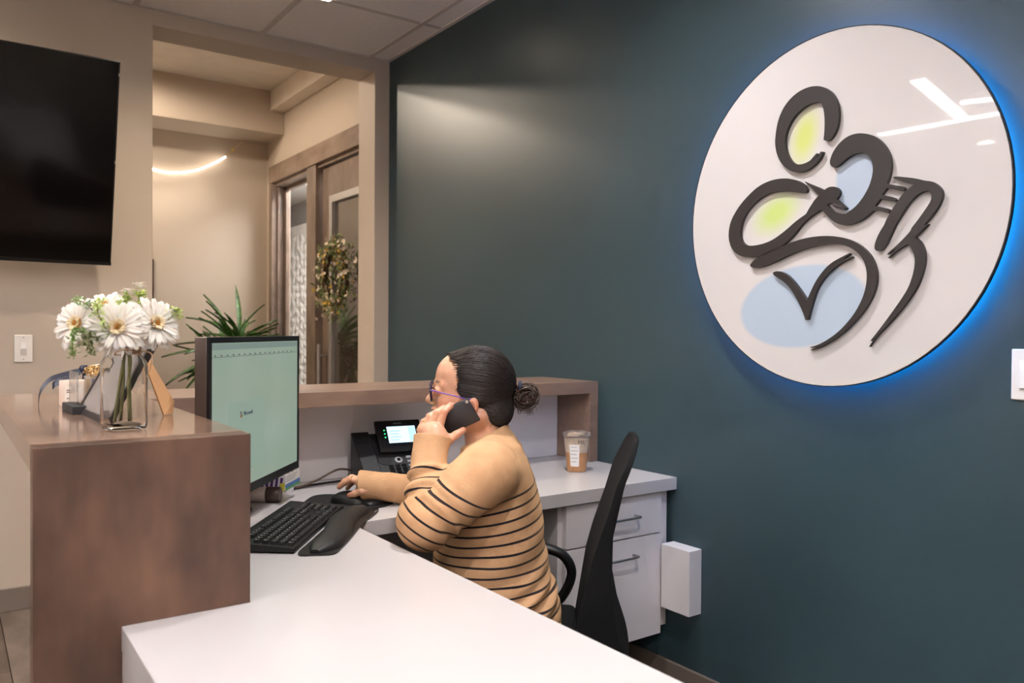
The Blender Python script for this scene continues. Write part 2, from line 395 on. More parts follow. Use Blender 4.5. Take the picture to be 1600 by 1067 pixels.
d = light_data('AREA', 'lamp', 60, (1, .98, .96), shape='RECTANGLE', size=.5, size_y=2.2)
rl = thing('ceiling_panel_light', 'flat ceiling light in the room beyond the sidelight', 'ceiling light', (2.80, 6.3, 2.66))
MB().box(-.28, .28, -1.15, 1.15, -.02, 0).build('frame', M_trimwhite, rl)
MB().box(-.26, .26, -1.12, 1.12, -.024, -.019).build('diffuser', mat('room_diffuser', (250,250,248), .5, var=0, emit=(255,252,248), estr=.6), rl)
lo = bpy.data.objects.new('lamp', d); COL.objects.link(lo); lo.parent = rl; lo.location = (0, 0, -.03)
can_light(.80, 5.45, ZH, 36, 'recessed hallway light in front of the door', False, 178, blend=.25)
can_light(.35, 5.9, ZH, 46, 'recessed hallway light hidden by the television wall', False, 178, blend=.25)

# swag of light rope on the end wall
M_rope = mat('light_rope', (255,250,240), .4, var=0, emit=(255,240,222), estr=5)
gr = thing('light_garland', 'glowing light rope swagged on the hallway end wall', 'string light', (0,0,0))
pts = catmull([(1.02, YH-.045, 2.60), (1.16, YH-.045, 2.52), (1.315, YH-.045, 2.468), (1.445, YH-.045, 2.455), (1.617, YH-.045, 2.488), (1.76, YH-.045, 2.56), (1.865, YH-.045, 2.632)], 6)
MB().tube(pts, .0065, 8).build('glowing_tube', M_rope, gr, smooth=True)
MB().tube([(1.865, YH-.045, 2.632), (1.93, YH-.02, 2.70), (2.008, YH-.012, 2.785)], .004, 6).build('cord', mat('cord_cream', (214,196,150), .5), gr)
MB().lathe([(.0,-.012),(.010,-.010),(.011,.010),(0,.012)], 12, Matrix.Translation((1.93, YH-.022, 2.70))).build('connector', mat('connector_yellow', (206,186,90), .5), gr)
for x, z in ((1.25, 2.46), (1.45, 2.45), (1.65, 2.50)):
    dd = light_data('SPOT', 'lamp', 1.4, (1, .9, .78), spot_size=1.7, spot_blend=1, shadow_soft_size=.05)
    lo = bpy.data.objects.new('lamp', dd); COL.objects.link(lo); lo.parent = gr; lo.location = (x, YH-.26, z+.02); lo.rotation_euler = (0.45, 0, 0)
pf = thing('picture_frame', 'thin brown picture frame edge on the hallway end wall', 'picture frame', (1.331, YH-.0125, 1.36))
MB().box(-.02, 0, -.012, .012, 0, .418).build('frame_side', M_wood, pf); MB().box(-.5, -.02, -.012, .012, .398, .418).build('frame_top', M_wood, pf)
MB().box(-.5, -.02, -.012, .012, 0, .02).build('frame_bottom', M_wood, pf); MB().box(-.5, -.02, 0, .01, .02, .398).build('picture', mat('pale_print', (196,182,160), .5), pf)

# ================================================================== furniture
rc = thing('transaction_counter', 'brown stained wooden counter wrapping the reception desk with raised ledge', 'counter', (0,0,0))
MB().box(XA, XB, YA, YA+.046, 0, LZ-.0005).build('front_panel', M_wood, rc, bevel=.0015)
MB().box(XA, XB, YA+.046, YK, LZ-.046, LZ).build('counter_top', M_woodtop_lit, rc, bevel=.0015)
MB().box(XB, XW-.001, YL, YK, LZ-.046, LZ).build('ledge', M_woodx, rc, bevel=.0015)
MB().box(XW-.043, XW-.001, YL, YK, DZ+.001, LZ-.046).build('end_panel', M_woodx, rc, bevel=.0015)
pw = MB(); pw.box(.26, .335, YA+.046, YK-.06, 0, LZ-.046); pw.box(.335, XW-.002, YP+.012, YK-.06, 0, LZ-.046)
pw.build('knee_wall', M_wall, rc)
MB().box(.335, XW-.043, YP, YP+.012, DZ+.001, LZ-.046).build('backing_panel', M_cab, rc)
rd = thing('reception_desk', 'glossy white L-shaped reception desk in the foreground', 'desk', (0,0,0))
tp = prism([(XE,-.5), (XD,-.5), (XD,YD), (XW-.001,YD), (XW-.001,YP-.001), (.34,YP-.001), (.34,1.5135), (XB+.001,1.5135), (XB+.001,YA-.001), (XE,YA-.001)], .042)
tp.build('desk_top', M_white, rd, loc=(0,0,DZ-.042), bevel=.0015)
MB().box(XE+.001, XE+.04, -.5, YA-.002, 0, DZ-.0425).build('side_panel', M_white, rd, bevel=.001)
MB().box(XE+.04, XD-.04, -.46, -.42, 0, DZ-.0425).build('end_support', M_white, rd)
MB().box(.345, XW-.05, YP-.03, YP-.002, .1, DZ-.0425).build('modesty_panel', M_cab, rd)
# drawer cabinet hung under the return
cb = thing('drawer_cabinet', 'white two-drawer cabinet hung under the desk by the teal wall', 'cabinet', (0,0,0))
cbx = MB(); cbx.box(1.572, 2.012, 1.962, YP-.04, .205, DZ-.043); cbx.build('body', M_cab, cb, bevel=.001)
MB().box(2.012, 2.052, 1.957, 1.98, .225, DZ-.043).build('filler_strip', M_cab, cb)
M_chrome = mat('satin_chrome', (176,172,168), .28, metal=1, var=0)
for z0, z1, hz, x0 in ((.556, .692, .627, 1.765), (.207, .551, .4965, 1.758)):
    df = MB().box(1.590, 2.010, 1.940, 1.959, z0, z1).build('drawer', M_cab, cb, bevel=.0012)
    h = MB().tube(catmull([(x0, 1.942, hz), (x0, 1.917, hz), (x0+.008, 1.909, hz), (x0+.06, 1.908, hz), (x0+.112, 1.909, hz), (x0+.12, 1.917, hz), (x0+.12, 1.942, hz)], 4), .0042, 8)
    h.build('handle', M_chrome, df, smooth='all')
wbx = thing('wall_box', 'small white box mounted low on the teal wall', 'box', (XW, 1.87, .30))
MB().box(-.0615, -.001, -.062, .064, 0, .217).build('cover', M_cab, wbx, bevel=.0015); MB().box(-.0005, 0, -.05, .05, .02, .2).build('back_plate', M_cab, wbx)

# television
M_screen = mat('tv_glass', (3,3,4), .12, var=0, spec=.35); M_blackp = mat('black_plastic', (16,16,17), .38)
tv = thing('television', 'large black wall television tilted forward', 'television', (-.163, 4.018, 1.5295), rot=(.2717, 0, 0))
MB().box(-.785, .785, -.004, .028, 0, .883).build('back_shell', M_blackp, tv, bevel=.004)
MB().box(-.778, .778, -.0065, -.0035, .012, .876).build('screen', M_screen, tv)
MB().box(-.785, .785, -.009, -.004, -.004, .011).build('lower_bezel', mat('dark_gloss', (20,20,22), .2), tv)
MB().box(-.25, .25, .028, .06, .10, .45).build('wall_mount', M_blackp, tv)
for z in (.45, .82): MB().box(.7795, .7855, -.007, .004, z, z+.012).build('bezel_clip', M_chrome, tv)

# switches
def wall_switch(label, loc, rotz, gangs, kind):
    r = thing('wall_switch', label, 'light switch', loc, rotz)
    W = .07+.046*(gangs-1); M_sw = mat('switch_white', (238,232,224), .35); M_rk = mat('switch_rocker', (246,244,242), .3)
    MB().box(-W/2, W/2, -.006, 0, 0, .12).build('plate', M_sw, r, bevel=.003, seg=3)
    for g in range(gangs):
        x = (g-(gangs-1)/2)*.046
        MB().box(x-.017, x+.017, -.0075, -.005, .026, .094).build('surround', M_sw, r)
        if kind == 'dimmer':
            rk = MB().box(x-.0115, x+.0115, -.012, -.006, .058, .088).build('rocker', M_rk, r, bevel=.002); MB().box(x-.0115, x+.0115, -.010, -.006, .031, .055).build('slider', mat('slider_grey', (205,198,190), .4), r, bevel=.002)
        else:
            MB().box(x-.0155, x+.0155, -.010, -.006, .061, .092).build('rocker', M_rk, r, bevel=.001); MB().box(x-.0155, x+.0155, -.012, -.006, .028, .0605).build('rocker', M_rk, r, bevel=.001)
    for z in (.012, .108): MB().lathe([(.003,0),(.003,.001)], 8, Matrix.Translation((0,-.006,z)) @ Matrix.Rotation(PI/2,4,'X')).build('screw', M_chrome, r)
wall_switch('white dimmer switch on the greige wall under the television', (.2913, YB, 1.0885), 0, 1, 'dimmer')
wall_switch('white rocker switch plate on the teal wall right of the logo', (XW, .8642-.058, 1.0848), -PI/2, 2, 'rocker')

# round logo sign
LCY, LCZ, LA, LB = 1.3252, 1.5828, .4838, .4931
LOGO_A = [(-0.0043,0.1924),(-0.0069,0.217),(-0.0071,0.2462),(-0.0048,0.2705),(-0.0001,0.2875),(0.0091,0.2989),(0.0227,0.3028),(0.044,0.3014),(0.0656,0.2941),(0.0875,0.2811),(0.1033,0.2639),(0.1153,0.2442),(0.1212,0.2232),(0.1219,0.2039),(0.1167,0.1808),(0.1067,0.1596),(0.0921,0.1434),(0.073,0.1361),(0.0574,0.1362),(0.0373,0.141),(0.0268,0.1513),(0.0172,0.159),(0.0123,0.156),(0.0206,0.1449),(0.0102,0.1524),(0.0043,0.1612),(-0.0026,0.1595),(0.0026,0.1458),(0.0144,0.1331),(0.0295,0.1235),(0.0478,0.1157),(0.0696,0.1129),(0.095,0.1191),(0.1177,0.1338),(0.136,0.1535),(0.1495,0.181),(0.1556,0.2102),(0.1536,0.2379),(0.1474,0.2703),(0.1378,0.2934),(0.1233,0.3152),(0.101,0.3336),(0.0757,0.3455),(0.0477,0.3501),(0.0233,0.3482),(-0.0009,0.3398),(-0.0232,0.3231),(-0.0366,0.3042),(-0.0456,0.2825),(-0.0496,0.2607),(-0.049,0.2373),(-0.045,0.2173),(-0.0365,0.2006),(-0.025,0.1884),(-0.0162,0.1867),(-0.0088,0.1891)]
LOGO_BC = [(-0.0238,0.1218),(-0.0257,0.136),(-0.0342,0.1543),(-0.0499,0.1724),(-0.0725,0.1863),(-0.0949,0.1909),(-0.117,0.1886),(-0.1415,0.1805),(-0.1629,0.1663),(-0.1789,0.1483),(-0.1908,0.1288),(-0.1975,0.1091),(-0.2004,0.0888),(-0.1981,0.0695),(-0.1931,0.0529),(-0.1888,0.0442),(-0.2138,0.0358),(-0.2315,0.0313),(-0.2374,0.0256),(-0.2342,0.0188),(-0.2267,0.0198),(-0.1895,0.0324),(-0.1754,0.017),(-0.1885,0.0127),(-0.2091,0.0058),(-0.2143,-0.0006),(-0.2105,-0.005),(-0.199,-0.0018),(-0.1716,0.0067),(-0.1573,-0.0095),(-0.1758,-0.0155),(-0.1928,-0.0208),(-0.1988,-0.0265),(-0.1942,-0.0314),(-0.1864,-0.0299),(-0.1574,-0.019),(-0.1415,-0.0302),(-0.12,-0.0431),(-0.0953,-0.0506),(-0.07,-0.0519),(-0.0469,-0.0442),(-0.0264,-0.0289),(-0.0114,-0.0126),(-0.0038,-0.0024),(0.0012,-0.0005),(0.0147,-0.0069),(0.0313,-0.0144),(0.0481,-0.0247),(0.0635,-0.0366),(0.0821,-0.0566),(0.1011,-0.0728),(0.1204,-0.0863),(0.1399,-0.0959),(0.1665,-0.105),(0.1936,-0.113),(0.2212,-0.1167),(0.2459,-0.1158),(0.2747,-0.1099),(0.2967,-0.098),(0.3136,-0.0788),(0.3225,-0.0513),(0.3218,-0.0246),(0.3146,0.0015),(0.2983,0.0263),(0.2767,0.0501),(0.2483,0.0727),(0.217,0.0929),(0.1827,0.1036),(0.1492,0.1071),(0.1163,0.1043),(0.0905,0.0968),(0.0682,0.0867),(0.0525,0.0735),(0.0452,0.0603),(0.0491,0.054),(0.0615,0.0544),(0.09,0.0619),(0.1223,0.0683),(0.1554,0.0709),(0.1822,0.0667),(0.2061,0.0584),(0.2303,0.0443),(0.2513,0.0266),(0.2689,0.0024),(0.2776,-0.0231),(0.2791,-0.0464),(0.2735,-0.0645),(0.2607,-0.0759),(0.2428,-0.0812),(0.2147,-0.0812),(0.1872,-0.0778),(0.1602,-0.0703),(0.1338,-0.0572),(0.1079,-0.0417),(0.0889,-0.0285),(0.0731,-0.0192),(0.0576,-0.0114),(0.0483,-0.0076),(0.0423,0.0031),(0.0317,0.0166),(0.0212,0.0301),(0.0086,0.0397),(0.0277,0.0592),(0.0432,0.0749),(0.0573,0.0864),(0.0401,0.0771),(0.0156,0.0655),(-0.0079,0.0523),(-0.0203,0.059),(-0.0363,0.0589),(-0.0495,0.0523),(-0.0559,0.0417),(-0.054,0.032),(-0.0455,0.0227),(-0.0586,0.0119),(-0.0759,-0.0045),(-0.0717,-0.0092),(-0.0588,-0.0077),(-0.0429,-0.0005),(-0.0326,0.0086),(-0.0487,0.0019),(-0.0616,0.0011),(-0.0506,0.0077),(-0.034,0.0158),(-0.0238,0.0137),(-0.0173,0.0111),(-0.0254,0.0016),(-0.0387,-0.0105),(-0.059,-0.0189),(-0.0761,-0.0201),(-0.078,-0.0178),(-0.0975,-0.0085),(-0.1166,0.0083),(-0.1353,0.0338),(-0.1457,0.0575),(-0.1508,0.0819),(-0.1492,0.1023),(-0.1423,0.1186),(-0.1313,0.1306),(-0.1149,0.1365),(-0.0984,0.1369),(-0.0789,0.1308),(-0.0592,0.1186),(-0.0449,0.1105),(-0.0333,0.1105)]
LOGO_D = [(-0.2046,0.0574),(-0.211,0.0596),(-0.2337,0.0541),(-0.2635,0.0467),(-0.2878,0.0368),(-0.3045,0.0332),(-0.3187,0.0223),(-0.3293,0.0091),(-0.3318,-0.0053),(-0.3274,-0.0211),(-0.3171,-0.0387),(-0.3009,-0.0581),(-0.2868,-0.0732),(-0.2975,-0.072),(-0.282,-0.086),(-0.2647,-0.1011),(-0.276,-0.1106),(-0.2857,-0.1271),(-0.2907,-0.1494),(-0.2895,-0.1713),(-0.282,-0.2022),(-0.2681,-0.2331),(-0.2459,-0.2641),(-0.2199,-0.2957),(-0.1934,-0.3247),(-0.1662,-0.351),(-0.1456,-0.3794),(-0.1532,-0.367),(-0.1628,-0.3543),(-0.1489,-0.3638),(-0.1593,-0.3511),(-0.1831,-0.3214),(-0.2098,-0.2859),(-0.2326,-0.2542),(-0.2487,-0.2292),(-0.258,-0.2041),(-0.2641,-0.1791),(-0.2655,-0.1571),(-0.2604,-0.1377),(-0.2472,-0.116),(-0.2276,-0.1256),(-0.2111,-0.1355),(-0.1945,-0.1489),(-0.2028,-0.1397),(-0.2177,-0.1247),(-0.1916,-0.1389),(-0.2043,-0.1285),(-0.2307,-0.1066),(-0.2532,-0.0848),(-0.2553,-0.0772),(-0.2674,-0.064),(-0.2864,-0.0397),(-0.3004,-0.0201),(-0.305,-0.0088),(-0.3037,0.0032),(-0.2953,0.0103),(-0.2833,0.0108),(-0.2665,0.0035),(-0.2495,-0.0112),(-0.2349,-0.0312),(-0.2201,-0.054),(-0.2135,-0.0631),(-0.2021,-0.0878),(-0.1889,-0.1126),(-0.1754,-0.1285),(-0.1633,-0.1286),(-0.1563,-0.1214),(-0.1595,-0.1035),(-0.1696,-0.0815),(-0.1848,-0.0601),(-0.1867,-0.0528),(-0.2019,-0.0273),(-0.2169,-0.007),(-0.2318,0.013),(-0.2466,0.0231),(-0.2612,0.0319),(-0.2389,0.0388),(-0.2213,0.0475),(-0.2098,0.0529)]
LOGO_E = [(0.2405,-0.139),(0.2268,-0.1247),(0.1906,-0.1085),(0.1422,-0.0956),(0.0911,-0.0816),(0.0459,-0.0742),(-0.002,-0.0733),(-0.0407,-0.0776),(-0.0784,-0.088),(-0.1079,-0.1024),(-0.1333,-0.1229),(-0.1513,-0.1458),(-0.1621,-0.1729),(-0.1653,-0.2028),(-0.1594,-0.2322),(-0.1457,-0.2615),(-0.1248,-0.2911),(-0.0962,-0.3211),(-0.0631,-0.3485),(-0.0292,-0.3695),(0.0018,-0.3858),(0.0316,-0.3917),(0.0098,-0.3828),(0.0346,-0.3847),(0.0059,-0.3771),(-0.029,-0.3591),(-0.063,-0.3347),(-0.0923,-0.3042),(-0.1138,-0.2741),(-0.1295,-0.2411),(-0.1369,-0.208),(-0.1369,-0.1781),(-0.1283,-0.1509),(-0.1119,-0.1296),(-0.0861,-0.1107),(-0.0562,-0.1007),(-0.0218,-0.0978),(0.0214,-0.1001),(0.07,-0.1086),(0.1117,-0.1217),(0.1547,-0.1371),(0.1946,-0.1476),(0.2219,-0.1489),(0.2367,-0.1457)]
LOGO_V = [(0.1579,-0.1665),(0.1457,-0.1624),(0.1283,-0.1656),(0.1068,-0.1766),(0.0812,-0.2015),(0.0602,-0.2275),(0.0428,-0.2513),(0.0317,-0.2285),(0.0161,-0.1991),(-0.0072,-0.1705),(-0.0302,-0.1511),(-0.0604,-0.1377),(-0.0863,-0.1277),(-0.0882,-0.1305),(-0.0642,-0.1448),(-0.0938,-0.1367),(-0.0946,-0.1401),(-0.0606,-0.1531),(-0.0342,-0.1686),(-0.0075,-0.1933),(0.0119,-0.2222),(0.0234,-0.2536),(0.033,-0.2852),(0.0388,-0.3065),(0.0469,-0.3071),(0.0533,-0.2885),(0.0702,-0.2559),(0.0914,-0.2227),(0.115,-0.1981),(0.1411,-0.1822),(0.1556,-0.174)]
def disc_material():
    m = bpy.data.materials.new('logo_acrylic'); m.use_nodes = True; nt = m.node_tree; N = nt.nodes; L = nt.links
    b = N['Principled BSDF']; b.inputs['Roughness'].default_value = .025; b.inputs['Specular IOR Level'].default_value = .5
    tc = N.new('ShaderNodeTexCoord'); col = None
    base = srgb(210,206,206)
    prev = None
    def blob(cy, cz, a, bb, rot, color, soft, strength):
        nonlocal prev
        mp = N.new('ShaderNodeMapping'); mp.vector_type = 'TEXTURE'
        mp.inputs['Location'].default_value = (-.066, cy, cz); mp.inputs['Rotation'].default_value = (rot, 0, 0); mp.inputs['Scale'].default_value = (1, a, bb)
        L.new(tc.outputs['Object'], mp.inputs['Vector'])
        ln = N.new('ShaderNodeVectorMath'); ln.operation = 'LENGTH'
        ms = N.new('ShaderNodeVectorMath'); ms.operation = 'MULTIPLY'; ms.inputs[1].default_value = (0, 1, 1)
        L.new(mp.outputs[0], ms.inputs[0]); L.new(ms.outputs[0], ln.inputs[0])
        mr = N.new('ShaderNodeMapRange'); mr.interpolation_type = 'SMOOTHSTEP'
        mr.inputs['From Min'].default_value = 1-soft; mr.inputs['From Max'].default_value = 1
        mr.inputs['To Min'].default_value = strength; mr.inputs['To Max'].default_value = 0
        L.new(ln.outputs['Value'], mr.inputs['Value'])
        mx = N.new('ShaderNodeMix'); mx.data_type = 'RGBA'; L.new(mr.outputs[0], mx.inputs['Factor'])
        if prev is None: mx.inputs[6].default_value = base
        else: L.new(prev, mx.inputs[6])
        mx.inputs[7].default_value = color; prev = mx.outputs[2]
    blob(.0665, .216, .062, .115, .25, srgb(200,210,122), .85, .95)
    blob(.160, .008, .118, .072, -.45, srgb(192,212,124), .85, .95)
    blob(-.105, .07, .078, .118, 0, srgb(176,192,212), .18, .9)
    blob(.078, -.268, .218, .122, -.12, srgb(172,191,212), .10, .9)
    L.new(prev, b.inputs['Base Color'])
    return m
lg = thing('logo_sign', 'round white sign with black line-drawn figures and blue halo', 'sign', (XW, LCY, LCZ))
def ell(a, b, n=96): return [(a*math.cos(2*PI*k/n), b*math.sin(2*PI*k/n)) for k in range(n)]
def yzprism(pts, x0, x1):
    b = MB(); n = len(pts); b.v = [(x0, y, z) for y, z in pts]+[(x1, y, z) for y, z in pts]
    b.f = [tuple(range(n)), tuple(range(2*n-1, n-1, -1))]+[(i, i+n, (i+1) % n+n, (i+1) % n) for i in range(n)]
    return b
yzprism(ell(LA-.003, LB-.003), -.0600, -.050).build('disc', disc_material(), lg)
M_strk = mat('charcoal_letter', (42,37,36), .45, var=.03); M_edge = mat('black_edge', (18,18,20), .4)
rim = MB(); e0, e1 = ell(LA-.003, LB-.003), ell(LA, LB); n = 96
rim.v = [(-.0605, y, z) for y, z in e0]+[(-.0605, y, z) for y, z in e1]+[(-.049, y, z) for y, z in e1]+[(-.049, y, z) for y, z in e0]
for k in range(n):
    k2 = (k+1) % n
    for q in range(4): rim.f.append((q*n+k, q*n+k2, ((q+1) % 4)*n+k2, ((q+1) % 4)*n+k))
rim.build('rim', M_edge, lg)
def smooth_poly(P, it=1):
    """corner cutting only where the outline turns gently, so tips stay sharp"""
    for _ in range(it):
        out = []; n = len(P)
        for i in range(n):
            a, b, c = P[i-1], P[i], P[(i+1) % n]
            v1 = (b[0]-a[0], b[1]-a[1]); v2 = (c[0]-b[0], c[1]-b[1])
            ang = abs(math.atan2(v1[0]*v2[1]-v1[1]*v2[0], v1[0]*v2[0]+v1[1]*v2[1]))
            if ang > 1.0: out.append(b)
            else: out += [(b[0]-.25*v1[0], b[1]-.25*v1[1]), (b[0]+.25*v2[0], b[1]+.25*v2[1])]
        P = out
    return P
DY, DZ0 = 1.328-LCY, 1.583-LCZ
for P in (LOGO_A, LOGO_BC, LOGO_D, LOGO_E, LOGO_V):
    P = smooth_poly([(y+DY, z+DZ0) for y, z in P], 2)
    yzprism(P, -.0722, -.0602).build('raised_stroke', M_strk, lg)
MB().lathe([(.12, -.05), (.12, 0)], 24, Matrix.Rotation(PI/2, 4, 'Y')).build('standoff', M_edge, lg)
M_blue = mat('blue_led', (20,120,255), .5, var=0, emit=(10,158,255), estr=20)
MB().tube([(-.034, .445*math.cos(2*PI*k/72), .454*math.sin(2*PI*k/72)) for k in range(72)], .006, 6, closed=True).build('led_strip', M_blue, lg)

# office chair (local axes: x towards the monitor, y towards the photographer, z up)
PX, PY, PR = 1.1466, 1.7839, 2.4199
M_mesh = mat('black_chair_fabric', (9,9,10), .9, bump=.2, bscale=900, var=.1, vscale=60, spec=.25)
ch = thing('office_chair', 'black office chair with tall curved back behind the seated person', 'chair', (PX, PY, 0), PR)
def interp(t, T):
    for (a, x), (b, y) in zip(T, T[1:]):
        if t <= b: return x+(y-x)*(t-a)/(b-a)
    return T[-1][1]
BF = [(.44,-.262), (.52,-.275), (.63,-.293), (.70,-.312), (.80,-.346), (.876,-.368), (.93,-.394), (.968,-.408)]
BBk = [(.44,-.40), (.513,-.375), (.618,-.355), (.739,-.357), (.876,-.387), (.95,-.416), (.968,-.422)]
bk = MB(); P = []; nu, nv = 25, 26
ring = []
for i in range(nv):
    u = .44+.528*i/(nv-1); hw = .205*(1-.10*((u-.7)/.28)**2)*(1 if u < .91 else math.sqrt(max(.25, 1-((u-.91)/.062)**2*.75)))
    f0, f1 = interp(u, BF), interp(u, BBk)
    for k in range(nu*2):
        if k < nu: s = -1+2*k/(nu-1); ff = f0-.010*(1-s*s)
        else: s = 1-2*(k-nu)/(nu-1); ff = f1-.008*(1-s*s)
        P.append((ff, s*hw, u))
ms = nu*2
bk.v = P
for i in range(nv-1):
    for k in range(ms): bk.f.append((i*ms+k, i*ms+(k+1) % ms, (i+1)*ms+(k+1) % ms, (i+1)*ms+k))
bk.f.append(tuple(range(ms-1, -1, -1))); bk.f.append(tuple(range((nv-1)*ms, nv*ms)))
bk.build('backrest', M_mesh, ch, bevel=.006, smooth=True)
st = MB(); st.box(-.27, .20, -.24, .24, .385, .45); st.build('seat', M_mesh, ch, bevel=.025, seg=4, smooth=True)
M_cpl = mat('black_gloss_plastic', (18,18,19), .3)
MB().box(-.29, -.05, -.05, .05, .345, .385).build('tilt_mechanism', M_cpl, ch, bevel=.005)
MB().tube([(-.28, 0, .365), (-.32, 0, .40), (-.335, 0, .50)], .022, 10).build('back_bracket', M_cpl, ch, smooth=True)
for s in (-1, 1):
    r = .25; dz = 0 if s > 0 else -.075
    tub = catmull([(-.02, -s*r, .605+dz), (-.12, -s*r, .612+dz), (-.181, -s*r, .602+dz), (-.227, -s*r, .583+dz), (-.251, -s*r, .542+dz), (-.242, -s*r, .495+dz), (-.21, -s*r, .446+dz), (-.15, -s*r*.95, .40), (-.12, -s*.2, .375)], 5)
    ar = MB().tube(tub, .0145, 12).build('armrest', M_cpl, ch, smooth='all')
    MB().box(-.10, .12, -s*r-.03, -s*r+.03, .612+dz, .630+dz).build('arm_pad', M_cpl, ar, bevel=.008, seg=3, smooth=True)
MB().lathe([(.026, .12), (.026, .25), (.018, .25), (.018, .35)], 20, Matrix.Translation((-.05, 0, 0))).build('gas_column', M_cpl, ch, smooth=True)
MB().lathe([(.045, .07), (.05, .12), (.03, .125)], 20, Matrix.Translation((-.05, 0, 0))).build('base_hub', M_cpl, ch, smooth=True)
for k in range(5):
    a = 2*PI*k/5+.3
    q = MB().tube([(-.05+.03*math.cos(a), .03*math.sin(a), .105), (-.05+.29*math.cos(a), .29*math.sin(a), .07)], [.024, .016], 10).build('base_leg', M_cpl, ch, smooth=True)
    MB().lathe([(.0, -.012), (.027, -.012), (.027, .012), (0, .012)], 16, Matrix.Translation((-.05+.29*math.cos(a), .29*math.sin(a), .027)) @ Matrix.Rotation(a+PI/2, 4, 'Z') @ Matrix.Rotation(PI/2, 4, 'Y')).build('caster', M_cpl, q, smooth=True)

# ================================================================== things on the desk
# monitor: lower left corner, lower right corner on plan
ml, mr = Vector((.4834, 1.864)), Vector((.869, 2.338)); md = (mr-ml); MWID = md.length; mang = math.atan2(md.y, md.x)
mo = thing('computer_monitor', 'wide computer monitor with pale green screen angled on the desk', 'monitor', ((ml.x+mr.x)/2, (ml.y+mr.y)/2, DZ), mang)
z0, z1 = .085, .480; W2 = MWID/2
M_pbk = mat('monitor_black', (20,20,22), .35); M_side = mat('monitor_side', (110,96,88), .3, metal=.5)
sh = MB(); sh.box(-W2, W2, 0.0, .028, z0, z1); sh.build('housing', M_side, mo, bevel=.002)
bz = MB(); bz.box(-W2, W2, -.006, 0, z0, z0+.022); bz.box(-W2, W2, -.006, 0, z1-.014, z1); bz.box(-W2, -W2+.014, -.006, 0, z0+.022, z1-.014); bz.box(W2-.012, W2, -.006, 0, z0+.022, z1-.014)
bz.build('bezel', M_pbk, mo); MB().box(-.05, .05, .028, .075, .20, .30).build('mount_plate', M_pbk, mo)
def screen_mat():
    m = bpy.data.materials.new('monitor_screen'); m.use_nodes = True; nt = m.node_tree; N = nt.nodes; L = nt.links; b = N['Principled BSDF']
    b.inputs['Base Color'].default_value = (.03,.03,.03,1); b.inputs['Roughness'].default_value = .3
    tc = N.new('ShaderNodeTexCoord'); nz = N.new('ShaderNodeTexNoise'); nz.inputs['Scale'].default_value = 5; L.new(tc.outputs['Object'], nz.inputs['Vector'])
    cr = N.new('ShaderNodeValToRGB'); e = cr.color_ramp.elements; e[0].color = srgb(172,196,176); e[1].color = srgb(184,204,184); e[0].position = .35; e[1].position = .65
    L.new(nz.outputs['Fac'], cr.inputs['Fac']); L.new(cr.outputs[0], b.inputs['Emission Color']); b.inputs['Emission Strength'].default_value = .24
    return m
MB().box(-W2+.014, W2-.012, -.004, 0, z0+.022, z1-.014).build('screen', screen_mat(), mo)
def glow(name, c, s): return mat(name, (8,8,8), .4, var=0, emit=c, estr=s)
sy = -.0048
MB().box(-W2+.016, W2-.014, sy, sy+.0005, z1-.030, z1-.016).build('title_bar', glow('ui_bar', (164,186,176), .22), mo)
MB().box(-W2+.016, W2-.014, sy, sy+.0005, z1-.0475, z1-.0465).build('bookmark_line', glow('ui_line', (120,140,130), .14), mo)
for k in range(16):
    x = -W2+.03+k*.034; MB().box(x, x+.006, sy-.0003, sy+.0002, z1-.045, z1-.042).build('bookmark_icon', glow('ui_i%d' % (k % 4), [(60,70,70),(150,80,80),(70,90,140),(60,60,60)][k % 4], .14), mo)
cdp = MB().box(-.20, .03, sy, sy+.0005, z0+.06, z0+.235).build('sign_in_card', glow('ui_card', (178,203,184), .243), mo)
for k, c in enumerate(((210,90,60), (110,160,70), (70,120,190), (220,180,70))):
    MB().box(-.129+(k % 2)*.007, -.1235+(k % 2)*.007, sy-.0006, sy, z0+.196+(k//2)*.008, z0+.2025+(k//2)*.008).build('logo_square', glow('ui_l%d' % k, c, .2), cdp)
text_obj('Microsoft', .015, 'logo_text', glow('ui_text', (96,112,130), .17), cdp, (-.080, sy-.0005, z0+.2035), (PI/2,0,0))
for k, w_ in enumerate((.05, .036, .030, .055)): MB().box(-.165, -.165+w_*.7, sy-.0006, sy, z0+.165-k*.024, z0+.1675-k*.024).build('form_line', glow('ui_form', (138,166,152), .19), cdp)
MB().box(-.03, .03, .07, .095, .012, .30).build('stand_post', M_pbk, mo, bevel=.004); MB().box(-.09, .09, .05, .15, 0, .012).build('stand_base', M_pbk, mo, bevel=.004)
# label card hanging from the monitor's lower corner
cc = thing('label_card', 'white, blue and green label card hanging at the monitor corner', 'label', ((mr.x-.07*math.cos(mang)), mr.y-.07*math.sin(mang)-.004, .780), mang)
MB().box(-.062, .062, -.010, -.0085, 0, .045).build('card', mat('card_white', (222,216,210), .5), cc); MB().box(-.062, .062, -.0106, -.010, .007, .018).build('blue_band', mat('card_blue', (74,116,168), .5), cc); MB().box(-.062, .062, -.0106, -.010, 0, .007).build('green_band', mat('card_green', (92,150,84), .5), cc)
for k in range(3): MB().box(-.056, .04-.012*k, -.0104, -.010, .037-.006*k, .0385-.006*k).build('print_line', mat('print_grey', (130,124,122), .6), cc)
MB().tube([(0,-.009,.045), (0,-.007,.055)], .001, 5).build('string', M_blackp, cc)
